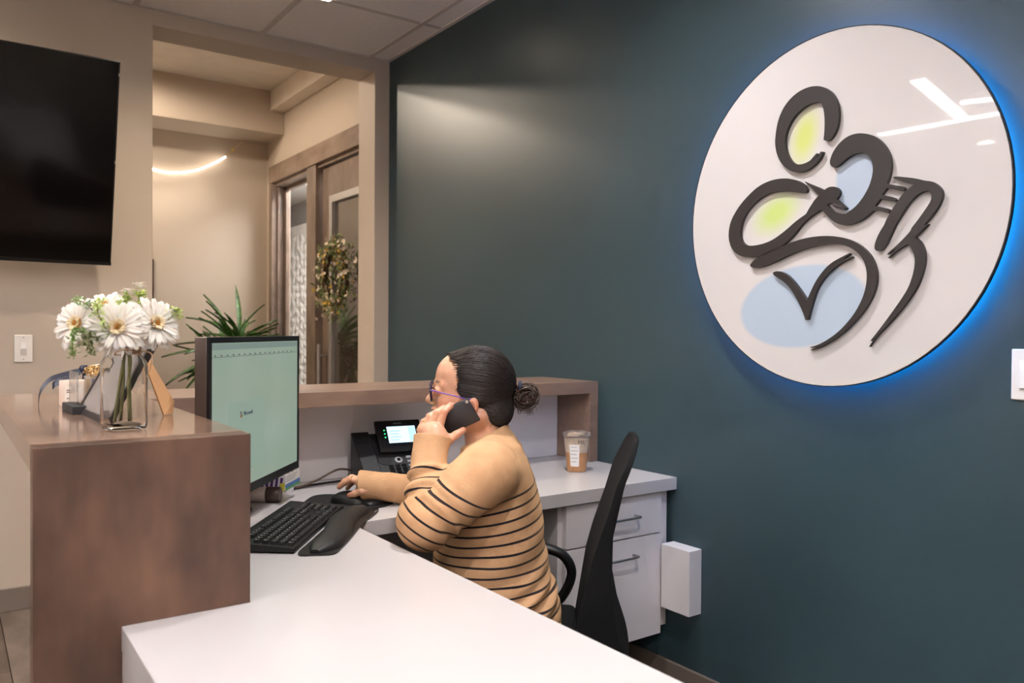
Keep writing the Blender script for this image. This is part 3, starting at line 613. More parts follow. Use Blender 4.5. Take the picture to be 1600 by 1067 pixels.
# small goods under the monitor
bxg = thing('snack_box', 'small purple striped carton under the monitor corner', 'box', (.83, 2.425, DZ), -.55)
MB().box(-.055, .055, -.015, .02, 0, .056).build('carton', mat('carton_white', (226,220,224), .5), bxg, bevel=.001)
for k in range(7): MB().add([(-.053+k*.014, -.0154, .004), (-.045+k*.014, -.0154, .004), (-.040+k*.014, -.0154, .046), (-.048+k*.014, -.0154, .046)], [(0,1,2,3)]).build('purple_stripe', mat('carton_purple', (84,44,112), .5), bxg, solid=.0006)
MB().box(.020, .040, -.0165, -.0150, .006, .030).build('yellow_patch', mat('carton_yellow', (208,196,70), .5), bxg)
rb = thing('small_red_box', 'small reddish box beside the purple striped carton', 'box', (.715, 2.435, DZ), -.35); MB().box(-.055, .045, -.02, .02, 0, .068).build('carton', mat('carton_red', (120,54,44), .5), rb, bevel=.001); MB().box(-.05, .03, -.0206, -.02, .012, .02).build('dark_band', M_blackp, rb)
bt = thing('lying_bottle', 'small white bottle with brown cap lying on the desk', 'bottle', (.752, 2.300, DZ+.0225), -.62)
RY = Matrix.Rotation(PI/2, 4, 'Y')
MB().lathe([(.002,-.065),(.020,-.064),(.022,-.058),(.022,.010),(.018,.016)], 24, RY).build('bottle_body', mat('bottle_white', (214,202,194), .35), bt, smooth=True)
MB().lathe([(.0225,.014),(.0225,.050),(.020,.053),(.002,.0535)], 24, RY).build('cap', mat('cap_brown', (62,44,36), .45), bt, smooth=True)
# keyboard (long side along the monitor, space bar towards the person)
ka = Vector((.637, 1.726)); kd = Vector((.6075, .794)).normalized(); kang = math.atan2(kd.y, kd.x)
kb = thing('keyboard', 'black computer keyboard angled on the white desk', 'keyboard', (ka.x, ka.y, DZ), kang)
M_key = mat('key_black', (26,26,28), .42); M_leg = mat('key_legend', (190,188,186), .5)
kw, kdp = .445, .150
pk = MB(); pk.v = [(0,0,.003),(kw,0,.003),(kw,kdp,.003),(0,kdp,.003),(0,0,.013),(kw,0,.013),(kw,kdp,.024),(0,kdp,.024)]; pk.f = [(0,3,2,1),(4,5,6,7),(0,1,5,4),(1,2,6,5),(2,3,7,6),(3,0,4,7)]
pk.build('case', M_blackp, kb, bevel=.002)
for x in (.04, kw-.04): MB().box(x-.012, x+.012, kdp-.03, kdp-.015, 0, .0035).build('foot', M_blackp, kb)
km = {}
def key(x, y, w, d=.0165):
    k_ = round(w, 4), d
    if k_ not in km:
        b = MB(); a, c = w/2-.0008, d/2-.0008; b.v = [(-a,-c,0),(a,-c,0),(a,c,0),(-a,c,0),(-a+.0022,-c+.0022,.006),(a-.0022,-c+.0022,.006),(a-.0022,c-.0022,.006),(-a+.0022,c-.0022,.006)]; b.f = [(4,5,6,7),(0,1,5,4),(1,2,6,5),(2,3,7,6),(3,0,4,7)]
        km[k_] = b.mesh('key'); km[k_].materials.append(M_key)
    tilt = math.atan2(.011, kdp); o = inst('key', km[k_], kb, (x, y, .0132+y*math.tan(tilt)), (tilt, 0, 0))
    return o
lgm = MB().box(-.0018, .0010, .0008, .0040, .0059, .0062).mesh('legend'); lgm.materials.append(M_leg)
def row(y, ws, x0=.014):
    x = x0
    for w_ in ws:
        if w_ > 0:
            o = key(x+w_/2, y, w_)
            if w_ < .03: inst('legend', lgm, o, (-w_*.15, 0, 0))
        x += abs(w_)
u = .0182
row(.016, [u*1.25]*3+[u*6.25]+[u*1.25]*4+[-.006]+[u]*3+[-.006]+[u*2, u])
row(.035, [u*2.25]+[u]*10+[u*2.75]+[-.006]+[-u, u, -u]+[-.006]+[u]*3)
row(.054, [u*1.75]+[u]*11+[u*2.25]+[-.006]+[-u]*3+[-.006]+[u]*3)
row(.073, [u*1.5]+[u]*12+[u*1.5]+[-.006]+[u]*3+[-.006]+[u]*3)
row(.092, [u]*13+[u*2]+[-.006]+[u]*3+[-.006]+[u]*4)
row(.117, [u, -u]+[u]*4+[-u*.5]+[u]*4+[-u*.5]+[u]*4+[-.006]+[u]*3)
MB().tube([(.06, kdp, .012), (.05, kdp+.05, .005), (.09, kdp+.10, .004)], .002, 6).build('cable', M_blackp, kb, smooth='all')
# gel wrist rest along the keyboard, and mouse pad with its own wrist pillow
M_gel = mat('black_gel', (22,22,23), .48, bump=.04, bscale=300)
def pillow(pts_c, w, h, n=14):
    b = MB(); P = []
    for (c, t, s) in pts_c:
        nrm = Vector((-t.y, t.x, 0))
        for k in range(n):
            a = PI*k/(n-1); P.append(c+nrm*(w*s*math.cos(a))+Vector((0, 0, h*s**.7*max(0, math.sin(a))**.8)))
    b.grid(P, len(pts_c), n); m = len(pts_c)
    b.f.append(tuple(range(n))); b.f.append(tuple(range((m-1)*n, m*n)))
    b.f += [(i*n, (i+1)*n, (i+1)*n+n-1, i*n+n-1) for i in range(m-1)]
    return b
wr = thing('wrist_rest', 'long black gel wrist rest in front of the keyboard', 'wrist rest', (ka.x, ka.y, DZ), kang)
C_ = [(Vector((-.005+.455*i/20, -.047-.012*math.sin(i/20*PI*2.2), .004)), Vector((1,0,0)), max(.2, math.sin(PI*min(1, max(0, (i+.8)/4)) /2) * math.sin(PI*min(1, max(0, (20.8-i)/4))/2))) for i in range(21)]
pillow(C_, .036, .020).build('gel_pad', M_gel, wr, smooth=True)
bs = MB(); prm = [(-.008,-.010),(.10,-.008),(.25,-.008),(.40,-.008),(.462,-.010),(.468,-.045),(.462,-.085),(.43,-.100),(.36,-.098),(.28,-.090),(.15,-.094),(.05,-.094),(.0,-.088),(-.012,-.05)]
prism([(p.x, p.y) for p in catmull([(x, y, 0) for x, y in prm], 4, True)], .0045).build('base', M_blackp, wr, smooth=True)
MB().box(.40, .425, -.0975, -.0945, .0046, .0052).build('logo_mark', mat('mark_grey', (120,118,112), .5), wr)
pc = Vector((.935, 2.165)); pa = mang+.05
mp_ = thing('mouse_pad', 'black mouse pad with oval gel wrist pillow', 'mouse pad', (pc.x, pc.y, DZ), pa)
prism([(p.x, p.y) for p in catmull([(-.11,.085,0), (.03,.105,0), (.10,.085,0), (.105,0,0), (.085,-.085,0), (.02,-.15,0), (-.05,-.13,0), (-.085,-.08,0), (-.105,0,0)], 5, True)], .004).build('pad', mat('pad_black', (24,24,25), .7), mp_)
pillow([(Vector((-.055+.115*i/12, -.105-.018*(i-6)/6, .004)), Vector((.98,-.2,0)), max(.12, math.sqrt(max(0, 1-((i-6)/6.2)**2)))) for i in range(13)], .034, .020).build('gel_pillow', M_gel, mp_, smooth=True)
MB().box(-.10, -.065, .060, .066, .004, .0046).build('logo_mark', mat('mark_white', (170,168,166), .5), mp_)
# mouse under the right hand
ms_ = thing('computer_mouse', 'black computer mouse under the right hand on the pad', 'mouse', (PX+(-.7507*.382)+(.6606*.142), PY+.6606*.382+.7507*.142, DZ+.0041), PR)
P = []; nu, nv = 18, 12
for i in range(nu):
    t = i/(nu-1); x = .055-.110*t; hw = .030*math.sqrt(max(.02, 1-abs(2*t-1)**3.2)); h = .034*max(0, math.sin(PI*min(1, .10+t*.86)))**.7
    for k in range(nv):
        a = PI*k/(nv-1); P.append(Vector((x, hw*math.cos(a), max(0, h*max(0, math.sin(a))**.7))))
b = MB().grid(P, nu, nv); b.f.append(tuple(range(nv))); b.f.append(tuple(range((nu-1)*nv, nu*nv))); b.f += [(i*nv, (i+1)*nv, (i+1)*nv+nv-1, i*nv+nv-1) for i in range(nu-1)]
b.build('shell', M_blackp, ms_, smooth=True); MB().lathe([(.0, -.003), (.008, -.003), (.008, .003), (0, .003)], 14, Matrix.Translation((.032, 0, .020)) @ Matrix.Rotation(PI/2, 4, 'X')).build('scroll_wheel', M_key, ms_, smooth=True)

# desk telephone
dp = thing('desk_telephone', 'black desk telephone with glowing blue screen by the backing panel', 'telephone', (1.212, 2.325, DZ), -.12)
M_tel = mat('telephone_black', (30,31,34), .45); M_tel2 = mat('telephone_gloss', (12,12,14), .22)
TL = .62   # slope of the keypad face
TM = Matrix.Rotation(TL, 4, 'X')
tb = MB(); tb.v = [(-.12,-.005,0),(.10,-.005,0),(.10,.16,0),(-.12,.16,0),(-.12,-.005,.02),(.10,-.005,.02),(.10,.155,.150),(-.12,.155,.150)]; tb.f = [(0,3,2,1),(4,5,6,7),(0,1,5,4),(1,2,6,5),(2,3,7,6),(3,0,4,7)]
tb.build('base', M_tel, dp, bevel=.004, seg=3)
SL = math.atan2(.13, .16); FM = Matrix.Translation((0, -.005, .02)) @ Matrix.Rotation(SL, 4, 'X')   # face frame: y runs up the slope
cr_ = MB(); cr_.box(-.122, -.062, .002, .205, .0, .012, FM); cr_.build('handset_cradle', M_tel, dp, bevel=.004, seg=3)
MB().box(-.116, -.070, .150, .198, .0105, .0128, FM).build('cradle_well', mat('well_black', (14,14,15), .5), dp); MB().lathe([(.024,.0118),(.024,.0126),(.003,.0128)], 28, FM @ Matrix.Translation((-.034+.0, .085, -.011))).build('speaker_grille', mat('grille_black', (20,20,22), .7), dp)
SM = FM @ Matrix.Translation((.025, .102, .012)) @ Matrix.Rotation(.30, 4, 'X')
hd = MB().box(-.075, .085, 0, .115, -.004, .012, SM).build('display_housing', M_tel2, dp, bevel=.004, seg=3)
MB().box(-.038, .062, .030, .090, .012, .0132, SM).build('screen', glow('phone_screen', (176,216,244), .95), hd)
for k in range(4): MB().box(-.030, .0+.008*(k % 2), .038+.011*k, .042+.011*k, .0131, .0137, SM).build('screen_text', glow('phone_text', (150,180,214), .75), hd)
MB().box(.036, .060, .034, .086, .0131, .0137, SM).build('screen_panel', glow('phone_side', (160,208,236), .8), hd)
for k in range(3): MB().box(-.050, -.046, .050+.013*k, .053+.013*k, .012, .0135, SM).build('line_light', glow('green_led', (40,220,110), 1.6), hd)
MB().box(-.012, .018, .100, .1045, .012, .0126, SM).build('brand_plate', mat('plate_grey', (80,82,86), .5), hd)
M_btn = mat('phone_button', (150,148,150), .35, metal=.3)
MB().lathe([(.013,.001),(.013,.004),(.0085,.0045)], 20, FM @ Matrix.Translation((.012, .078, 0))).build('navigation_ring', M_btn, dp, smooth=True); MB().lathe([(.006,.003),(.006,.006),(.001,.006)], 16, FM @ Matrix.Translation((.012, .078, 0))).build('ok_button', M_tel2, dp)
for i in range(2):
    for j in range(3):
        MB().box(.040+i*.024, .058+i*.024, .082-j*.018, .093-j*.018, 0, .004, FM).build('function_button', M_btn, dp, bevel=.001)
for i in range(3):
    for j in range(4):
        MB().box(-.028+i*.022, -.012+i*.022, .050-j*.013, .059-j*.013, 0, .0035, FM).build('number_button', M_tel2, dp, bevel=.001)
hc = [FM @ Vector(p) for p in ((.088,.120,.03), (.070,.095,.022), (.058,.062,.018), (.045,.030,.016), (.020,.012,.015), (-.010,.004,.014), (-.04,-.002,.008))]
MB().tube(catmull(hc, 6), .0042, 8).build('coiled_cord', M_tel2, dp, smooth='all')
# cables on the desk
tag(MB().tube(catmull([(.865,2.425,DZ+.004), (.92,2.43,DZ+.008), (.975,2.435,DZ+.022), (1.02,2.44,DZ+.040), (1.055,2.45,DZ+.046), (1.10,2.47,DZ+.036), (1.135,2.48,DZ+.022)], 8), .0036, 8).build('grey_brown_cable', mat('cable_brown', (96,78,68), .5), smooth='all'), 'brown cable arching from monitor to desk telephone', 'cable')
tag(MB().tube(catmull([(.87,2.41,DZ+.003), (.95,2.455,DZ+.003), (1.03,2.47,DZ+.003), (1.10,2.475,DZ+.003)], 8), .003, 8).build('black_cable', M_blackp, smooth='all'), 'thin black cable lying flat behind the mouse', 'cable')

# iced coffee cup
cu = thing('coffee_cup', 'clear plastic cup of iced coffee on the desk', 'cup', (1.852, 2.205, DZ))
M_plastic = mat('clear_plastic', (250,246,242), .08, var=0, trans=.92, ior=1.12, spec=.4); M_coffee = mat('iced_coffee', (222,158,96), .35, var=.12, vscale=40); M_foam = mat('milk_foam', (234,212,188), .5, var=.08, vscale=50)
MB().lathe([(.0335,0),(.034,.002),(.0465,.126),(.0485,.128),(.0485,.132),(.0465,.132)], 40, cap=False).build('cup_wall', M_plastic, cu, smooth=True)
MB().lathe([(.0325,.002),(.0395,.070)], 40).build('coffee', M_coffee, cu, smooth=True); MB().lathe([(.0396,.0703),(.0445,.118)], 40).build('milk_foam', M_foam, cu, smooth=True)
MB().lathe([(.049,.128),(.0495,.136),(.045,.140),(.040,.142),(.012,.1425)], 40, cap=False).build('lid', M_plastic, cu, smooth=True)
a0 = math.atan2(-2.2, -1.85)
def arc_patch(r0, z0_, r1, z1_, a, b_, off=.0008, n=8):
    P = []
    for i in range(n+1):
        t = a+(b_-a)*i/n
        for r, z in ((r0+off, z0_), (r1+off, z1_)): P.append(Vector((r*math.cos(t), r*math.sin(t), z)))
    return MB().grid(P, n+1, 2)
rz = lambda z: .034+.0125*z/.126
arc_patch(rz(.022), .022, rz(.100), .100, a0-.62, a0+.22).build('paper_label', mat('label_paper', (238,234,230), .6), cu, solid=.0004, smooth=True)
for k in range(5): arc_patch(rz(.09-.013*k), .090-.013*k, rz(.0925-.013*k), .0925-.013*k, a0-.5, a0+.0+.1*(k % 2), .0014).build('label_line', mat('label_ink', (176,172,172), .6), cu, solid=.0003)
for k, chx in enumerate('PSL'):
    t = a0+.18+.20*k; r_ = rz(.108)+.0012
    text_obj(chx, .015, 'marker_letter', mat('marker', (70,52,44), .6), cu, (r_*math.cos(t), r_*math.sin(t), .108), (PI/2, 0, t+PI/2))
MB().add([Vector((-.048,-.005,.128)), Vector((-.052,-.012,.139)), Vector((-.034,-.034,.147)), Vector((-.022,-.040,.132))], [(0,1,2,3)]).build('folded_napkin', M_foam, cu, solid=.001)

# ------------------------------------------------------------------ things on the wooden counter
CZ = LZ
M_cg = mat('jar_glass', (254,255,255), .02, var=0, trans=1, ior=1.13, spec=.5)
va = thing('glass_vase', 'square clear glass jar vase holding white daisies', 'vase', (.279, 1.655, CZ), .22)
def rsq(w, z, n=40, p=4.5):
    out = []
    for k in range(n):
        a = 2*PI*k/n; c, s = math.cos(a), math.sin(a); r = w/(abs(c)**p+abs(s)**p)**(1/p); out.append(Vector((r*c, r*s, z)))
    return out
def shell(rows, name, m, par, **k):
    n = len(rows[0]); b = MB(); b.grid([p for r in rows for p in r], len(rows), n)
    b.f += [((i)*n+n-1, (i+1)*n+n-1, (i+1)*n, i*n) for i in range(len(rows)-1)]
    return b, n
outer = [rsq(.030,.0), rsq(.034,.003), rsq(.0355,.012), rsq(.0355,.118), rsq(.0345,.126), rsq(.032,.134,p=3.2), rsq(.028,.139,p=2.4), rsq(.027,.145,p=2), rsq(.027,.156,p=2), rsq(.029,.158,p=2)]
inner = [rsq(.027,.158,p=2), rsq(.0245,.154,p=2), rsq(.0245,.142,p=2), rsq(.029,.132,p=3.2), rsq(.0320,.122), rsq(.0328,.115), rsq(.0328,.014), rsq(.028,.008)]
b, n = shell(outer+inner, '', None, None); b.f.append(tuple(range(n))); m_ = len(outer+inner); b.f.append(tuple(range((m_-1)*n, m_*n)))
b.build('jar', M_cg, va, smooth=True)
tw = MB()
for k in range(6): tw.tube([(.0288*math.cos(a*PI/14), .0288*math.sin(a*PI/14), .1415+.0026*k+.0015*math.sin(a+k)) for a in range(28)], .0013, 5, closed=True)
tw.tube(catmull([(.02,-.026,.147), (.034,-.04,.142), (.030,-.046,.120), (.022,-.047,.098)], 5), .0012, 5); tw.tube(catmull([(.01,-.03,.147), (-.02,-.046,.15), (-.034,-.040,.143), (-.02,-.036,.14)], 5), .0012, 5)
tw.build('twine', mat('jute_twine', (150,118,86), .8), va)
# gerberas
M_pet = mat('white_petal', (228,219,208), .55, var=.03, vscale=60, sss=.15); M_cen = mat('flower_centre', (204,146,66), .7, var=.3, vscale=300); M_stem = mat('green_stem', (118,116,74), .5, var=.2, vscale=30)
def petal_mesh(L, w, curl):
    b = MB(); P = []; nu, nv = 7, 5
    for i in range(nu):
        t = i/(nu-1); ww = w*(.30+.70*math.sin(PI*min(1, .12+t*.62)))*(1 if t < .85 else 1-(t-.85)*3.2)
        for k in range(nv):
            s = -1+2*k/(nv-1); P.append(Vector((.006+L*t, ww*s, curl*L*math.sin(t*2.4)*.5+.0022*s*s-.05*L*t*t)))
    b.grid(P, nu, nv); me = b.mesh('petal', smooth='all', solid=.0006); me.materials.append(M_pet); return me
M_inner = mat('cream_inner_petal', (232,214,178), .6, var=.05, vscale=60)
pmesh = [petal_mesh(.046, .0064, .08), petal_mesh(.038, .0058, .20), petal_mesh(.013, .0026, .5)]
pmesh[2].materials[0] = M_inner
cenm = MB()
for k in range(60):
    r = .0105*math.sqrt(k/60); a = k*2.4; cenm.lathe([(.0009,-.001),(.0010,.0028),(.0004,.0036)], 5, Matrix.Translation((r*math.cos(a), r*math.sin(a), .004-.2*r)))
cenm = cenm.mesh('centre'); cenm.materials.append(M_cen)
VB = Vector((.279, 1.655, CZ))
def gerbera(head, face, label, scale=1.0, stem_to=(0,0)):
    head = VB+Vector(head); root = thing('gerbera', label, 'flower', head, 0, 'white gerberas in the jar')
    f = Vector(face).normalized(); root.rotation_mode = 'QUATERNION'; root.rotation_quaternion = f.to_track_quat('Z', 'Y')
    for lay, (cnt, tilt, z) in enumerate(((22, -.05, 0), (17, .16, .002), (18, .60, .003))):
        for k in range(cnt):
            a = 2*PI*(k+.5*lay)/cnt+random.uniform(-.07,.07)
            inst('petal', pmesh[lay], root, (0,0,z*scale), (0, -(tilt+random.uniform(-.10,.10)), a), (scale*random.uniform(.92,1.06),)*3)
    inst('centre', cenm, root, (0,0,.006), (0,0,0), (scale*1.1,)*3)
    Ri = root.rotation_quaternion.inverted()
    base = VB+Vector((stem_to[0], stem_to[1], .014)); neck_ = VB+Vector((stem_to[0]*.2+.004, stem_to[1]*.2, .15))
    MB().tube([Ri @ (p-head) for p in catmull([base, base.lerp(neck_, .5), neck_, head-f*.03, head-f*.002], 5)], .0032, 7).build('stem', M_stem, root, smooth='all')
random.seed(21)
TOCAM = Vector((-.28, -1.6, .1)).normalized()
gerbera((-.014, -.020, .190), (-.20, -.95, .20), 'white gerbera facing forward at the front of the bouquet', 1.06, (-.015,.01))
gerbera((.052, -.005, .198), (.30, -.85, .25), 'white gerbera turned right at the right of the bouquet', 1.02, (-.004,.012))
gerbera((-.072, .020, .196), (-.75, -.60, .25), 'white gerbera turned left at the left of the bouquet', 1.0, (.008,-.008))
gerbera((-.022, .055, .228), (-.30, -.50, .75), 'white gerbera facing up at the back of the bouquet', .9, (.012,.004))
# greenery sprigs
M_leafl = mat('pale_green_leaf', (190,206,122), .55, var=.2, vscale=80); M_leafg = mat('green_leaf_small', (112,142,70), .55, var=.25, vscale=80)
def sprig(p0, p1, bend, n, r, label, m, ball=False):
    n = int(n*1.7); r *= .68
    root = thing('greenery_sprig', label, 'foliage', VB+Vector(p0), 0, 'greenery in the jar'); p1 = Vector(p1)-Vector(p0); mid = p1*.5+Vector(bend)
    P = catmull([(0,0,0), mid, p1], 10); MB().tube(P, .0011, 5).build('stem', M_stem, root)
    b = MB()
    for k in range(n):
        t = .2+.8*k/n; q = P[int(t*(len(P)-1))]+Vector((random.uniform(-.006,.006), random.uniform(-.006,.006), random.uniform(-.006,.006))); d = Vector((random.uniform(-1,1), random.uniform(-1,1), random.uniform(-.3,1))).normalized(); l = r*random.uniform(.7,1.2); s_ = d.cross(Vector((0,0,1))).normalized()*l*.33; u_ = d.cross(s_).normalized()*l*.12
        b.add([q, q+d*l*.5+s_+u_, q+d*l, q+d*l*.5-s_+u_], [(0,1,2),(0,2,3)])
    o = b.build('leaflets', m, root, solid=.0004); o['kind'] = 'stuff'
    if ball:
        for k in range(6):
            q = P[-1]+Vector((random.uniform(-.02,.02), random.uniform(-.02,.02), random.uniform(-.002,.016))); bb = MB()
            for j in range(5):
                a = 2*PI*j/5; bb.add([q, q+Vector((.006*math.cos(a-.5), .006*math.sin(a-.5), .003)), q+Vector((.009*math.cos(a), .009*math.sin(a), .004)), q+Vector((.006*math.cos(a+.5), .006*math.sin(a+.5), .003))], [(0,1,2,3)])
            bb.build('blossom', M_pet, root, solid=.0004)
sprig((.0,.02,.15), (.034,.03,.262), (.01,0,.02), 90, .016, 'pale green sprig with tiny blossoms topping the bouquet', M_leafl, True)
sprig((-.01,.0,.15), (.012,.02,.250), (-.01,0,.02), 80, .015, 'pale green sprig left of the topmost blossoms', M_leafl, True)
sprig((-.01,.0,.15), (-.048,-.045,.238), (-.02,-.02,.02), 70, .012, 'pale fern sprig between the left and front daisies', M_leafl)
sprig((-.01,.01,.15), (-.082,-.02,.240), (-.01,0,.03), 40, .012, 'green sprig above the left daisy', M_leafg)
sprig((-.01,.01,.15), (-.088,-.02,.138), (-.03,-.01,.04), 60, .013, 'green sprig drooping below the left daisy', M_leafg)
sprig((-.01,.0,.15), (-.060,-.045,.142), (-.03,-.02,.03), 60, .012, 'dark green sprig hanging at the jar neck', mat('dark_leaf_small', (84,96,50), .6))
sprig((.01,.0,.15), (.096,.0,.212), (.03,0,.04), 60, .013, 'pale green sprig reaching right past the daisies', M_leafl)
# navy ribbon, candle, acrylic holder, leaning frame
rb_ = thing('navy_ribbon', 'navy blue ribbon tails behind the candle', 'ribbon', (.262, 2.30, CZ))
def ribbon(P, w):
    P = catmull(P, 6); b = MB(); V_ = []
    for i, p in enumerate(P): V_ += [p+Vector((0, w*.4, w)), p-Vector((0, w*.4, w))]
    b.grid(V_, len(P), 2); return b
ribbon([(.030,-.02,.085), (-.01,-.02,.075), (-.045,-.02,.062), (-.065,-.02,.035), (-.070,-.02,.004)], .006).build('long_tail', mat('navy_satin', (16,21,44), .4), rb_, solid=.0008, smooth=True)
ribbon([(.030,-.02,.09), (.0,-.03,.065), (-.03,-.025,.055), (-.04,-.02,.045)], .008).build('short_tail', MATS['navy_satin'], rb_, solid=.0008, smooth=True)
MB().lathe([(.001,.078),(.010,.080),(.012,.088),(.008,.096),(.001,.097)], 14, Matrix.Translation((.030,-.02,0))).build('knot', MATS['navy_satin'], rb_, smooth=True); MB().tube([(.03,-.02,.08), (.032,-.01,.0)], .004, 6).build('hanging_loop', MATS['navy_satin'], rb_)
ca = thing('candle_jar', 'small white candle jar with printed label', 'candle', (.262, 2.235, CZ))
MB().lathe([(.028,0),(.030,.003),(.030,.060),(.0285,.062)], 32).build('jar', mat('candle_white', (226,206,190), .35), ca, smooth=True)
ac = math.atan2(-2.2, -.26)
def patch(r, z0_, z1_, a, b_): return arc_patch(r, z0_, r, z1_, a, b_, .0005)
patch(.030, .012, .052, ac-.6, ac+.8).build('label', mat('candle_label', (236,226,214), .6), ca, solid=.0003, smooth=True)
for z, w_ in ((.038, .5), (.033, .55), (.018, .3)): patch(.0308, z, z+.0025, ac-.45, ac-.45+w_).build('label_line', mat('label_ink2', (110,96,88), .6), ca, solid=.0003)
gb = thing('gold_bow_gift', 'clear gift bag tied with crinkled gold bow', 'gift', (.292, 2.12, CZ))
MB().box(-.020, .020, -.012, .012, 0, .078).build('clear_bag', mat('bag_clear', (240,236,232), .1, var=0, trans=.8, ior=1.1), gb, bevel=.003)
for k, x in enumerate((-.012, .0, .012)): MB().box(x-.004, x+.004, -.006, .006, .002, .07).build('stick', mat('stick%d' % k, [(196,160,104), (70,56,110), (236,230,222)][k], .4), gb)
gbw = MB(); rr = random.Random(5)
for k in range(26):
    a = rr.uniform(0, 6.28); q = Vector((.014*math.cos(a), .014*math.sin(a), .088+rr.uniform(-.008,.012))); gbw.tube([q+Vector((rr.uniform(-.01,.01), rr.uniform(-.01,.01), rr.uniform(-.008,.008))) for _ in range(4)], .0014, 5)
gbw.build('gold_bow', mat('gold_foil', (226,190,132), .22, metal=.8), gb)
ho = thing('sign_holder', 'black base block beside the leaning frame', 'holder', (.243, 2.10, CZ), .04)
MB().box(-.016, .016, -.115, .02, 0, .018).build('base', mat('slate_black', (34,33,34), .6), ho, bevel=.002); MB().box(-.002, .002, -.08, .015, .018, .09).build('acrylic_plate', M_plastic, ho)
fr_ = thing('leaning_frame', 'dark framed picture leaning back on a tan cardboard easel leg', 'picture frame', (.252, 1.895, CZ), .045)
lean = Matrix.Rotation(.50, 4, 'Y')
fm = MB()
for a in ((-.155,.155,0,.014), (-.155,.155,.196,.21), (-.155,-.141,.014,.196), (.141,.155,.014,.196)): fm.box(0, .012, a[0], a[1], a[2], a[3], lean)
fm.build('frame', mat('frame_dark', (44,38,38), .4), fr_); MB().box(.002, .010, -.141, .141, .014, .196, lean).build('picture', mat('frame_picture', (150,142,138), .25), fr_)
eg = MB(); e_pts = [Vector((.088,-.02,.165)), Vector((.096,.012,.165)), Vector((.168,.012,.024)), Vector((.160,.012,.0)), Vector((.143,-.012,.0))]
e_pts = [Vector((.078,-.060,.172)), Vector((.086,-.030,.172)), Vector((.166,-.020,.030)), Vector((.163,-.022,.0015)), Vector((.140,-.040,.0015))]
eg.add(e_pts, [(0,1,2,3,4)]); eg.build('easel_leg', mat('tan_cardboard', (206,158,112), .7), fr_, solid=.003)

# ------------------------------------------------------------------ hallway plant and door wreath
M_blade = mat('plant_leaf', (30,66,24), .4, var=.45, vscale=12, col2=(70,108,38)); M_trunk = mat('plant_stem', (110,96,60), .7)
pl = thing('potted_plant', 'tall potted plant with long narrow green leaves by the hallway wall', 'plant', (1.83, 6.28, 0))
MB().lathe([(.10,0),(.13,.005),(.16,.30),(.165,.31),(.15,.31),(.145,.28),(.01,.28)], 32).build('pot', mat('pot_grey', (92,88,84), .5), pl, smooth=True)
for a, h in ((0, 1.12), (2.2, 1.04), (4.2, .96)): MB().tube([(.03*math.cos(a), .03*math.sin(a), .28), (.04*math.cos(a), .04*math.sin(a), h)], .012, 8).build('stem', M_trunk, pl, smooth=True)
random.seed(9)
bl = MB(); P = []; nu = 9
for i in range(nu):
    t = i/(nu-1); w_ = .024*max(0, math.sin(PI*min(1, .08+t*.92)))**.8
    for s in (-1, 0, 1): P.append(Vector((t, s*w_*.85, (.01 if s else 0)-.09*t*t)))
bl.grid(P, nu, 3); blm = bl.mesh('leaf', smooth='all'); blm.materials.append(M_blade)
spec_ = [(2.9,.12,.36),(3.1,.02,.38),(2.75,.5,.34),(2.4,.9,.36),(2.2,1.1,.40),(1.7,1.2,.34),(1.2,1.25,.42),(.8,.9,.38),(.45,.65,.42),(.2,.42,.40),(.05,.25,.34),(3.3,-.25,.36),(3.5,-.5,.34),(3.0,-.7,.38),(3.4,-.85,.42),(2.6,.75,.30),(.6,.35,.36),(5.6,.3,.3),(4.2,.4,.3),(4.8,.8,.3),(5.2,.2,.34),(3.8,.1,.34),(1.0,.6,.3),(1.6,.7,.32)]
cl_ = [(.0,.0,1.10), (-.05,.02,1.02), (.03,-.03,1.14), (-.10,-.02,.96)]
for k, (a, el, L) in enumerate(spec_):
    c = cl_[k % 4]; inst('leaf', blm, pl, (c[0]+.02*math.cos(a), c[1]+.02*math.sin(a), c[2]+random.uniform(-.03,.06)), (random.uniform(-.5,.5), -el-.12, a), (L*1.12, 1.0, 1.0+.6*random.random()))
for k in range(90):
    a = random.uniform(0, 6.28); c = cl_[k % 4]; inst('leaf', blm, pl, (c[0], c[1], c[2]+random.uniform(-.08,.04)), (random.uniform(-.6,.6), -random.uniform(-.75,1.35), a), (random.uniform(.24,.37), .9, 1.2))
wt = thing('door_wreath', 'wreath of small white and yellow flowers on the hallway door', 'wreath', (XH-.02, 5.04, 1.60))
wring = MB()
for k in range(5): wring.tube([(-.05+.02*math.cos(k*1.3), (.165+.015*math.sin(k*1.3+q*.7))*math.cos(q*PI/18), (.185+.015*math.cos(k+q*.6))*math.sin(q*PI/18)) for q in range(36)], .007, 6, closed=True)
wring.build('twig_ring', mat('twig_brown', (92,66,44), .8), wt)
lv = MB(); random.seed(31)
for k in range(760):
    a = random.uniform(0, 6.28); r = random.gauss(1, .2); q = Vector((-.05+random.gauss(0,.035), .185*r*math.cos(a), .200*r*math.sin(a))); d = Vector((random.uniform(-.8,.3), random.uniform(-1,1), random.uniform(-1,1))).normalized(); l = random.uniform(.02,.045); s_ = d.cross(Vector((1,0,0))).normalized()*l*.25
    lv.add([q, q+d*l*.5+s_, q+d*l, q+d*l*.5-s_], [(0,1,2),(0,2,3)])
o = lv.build('leaves', mat('wreath_green', (112,128,74), .6, var=.3, vscale=60), wt, solid=.0005); o['kind'] = 'stuff'
fb = MB()
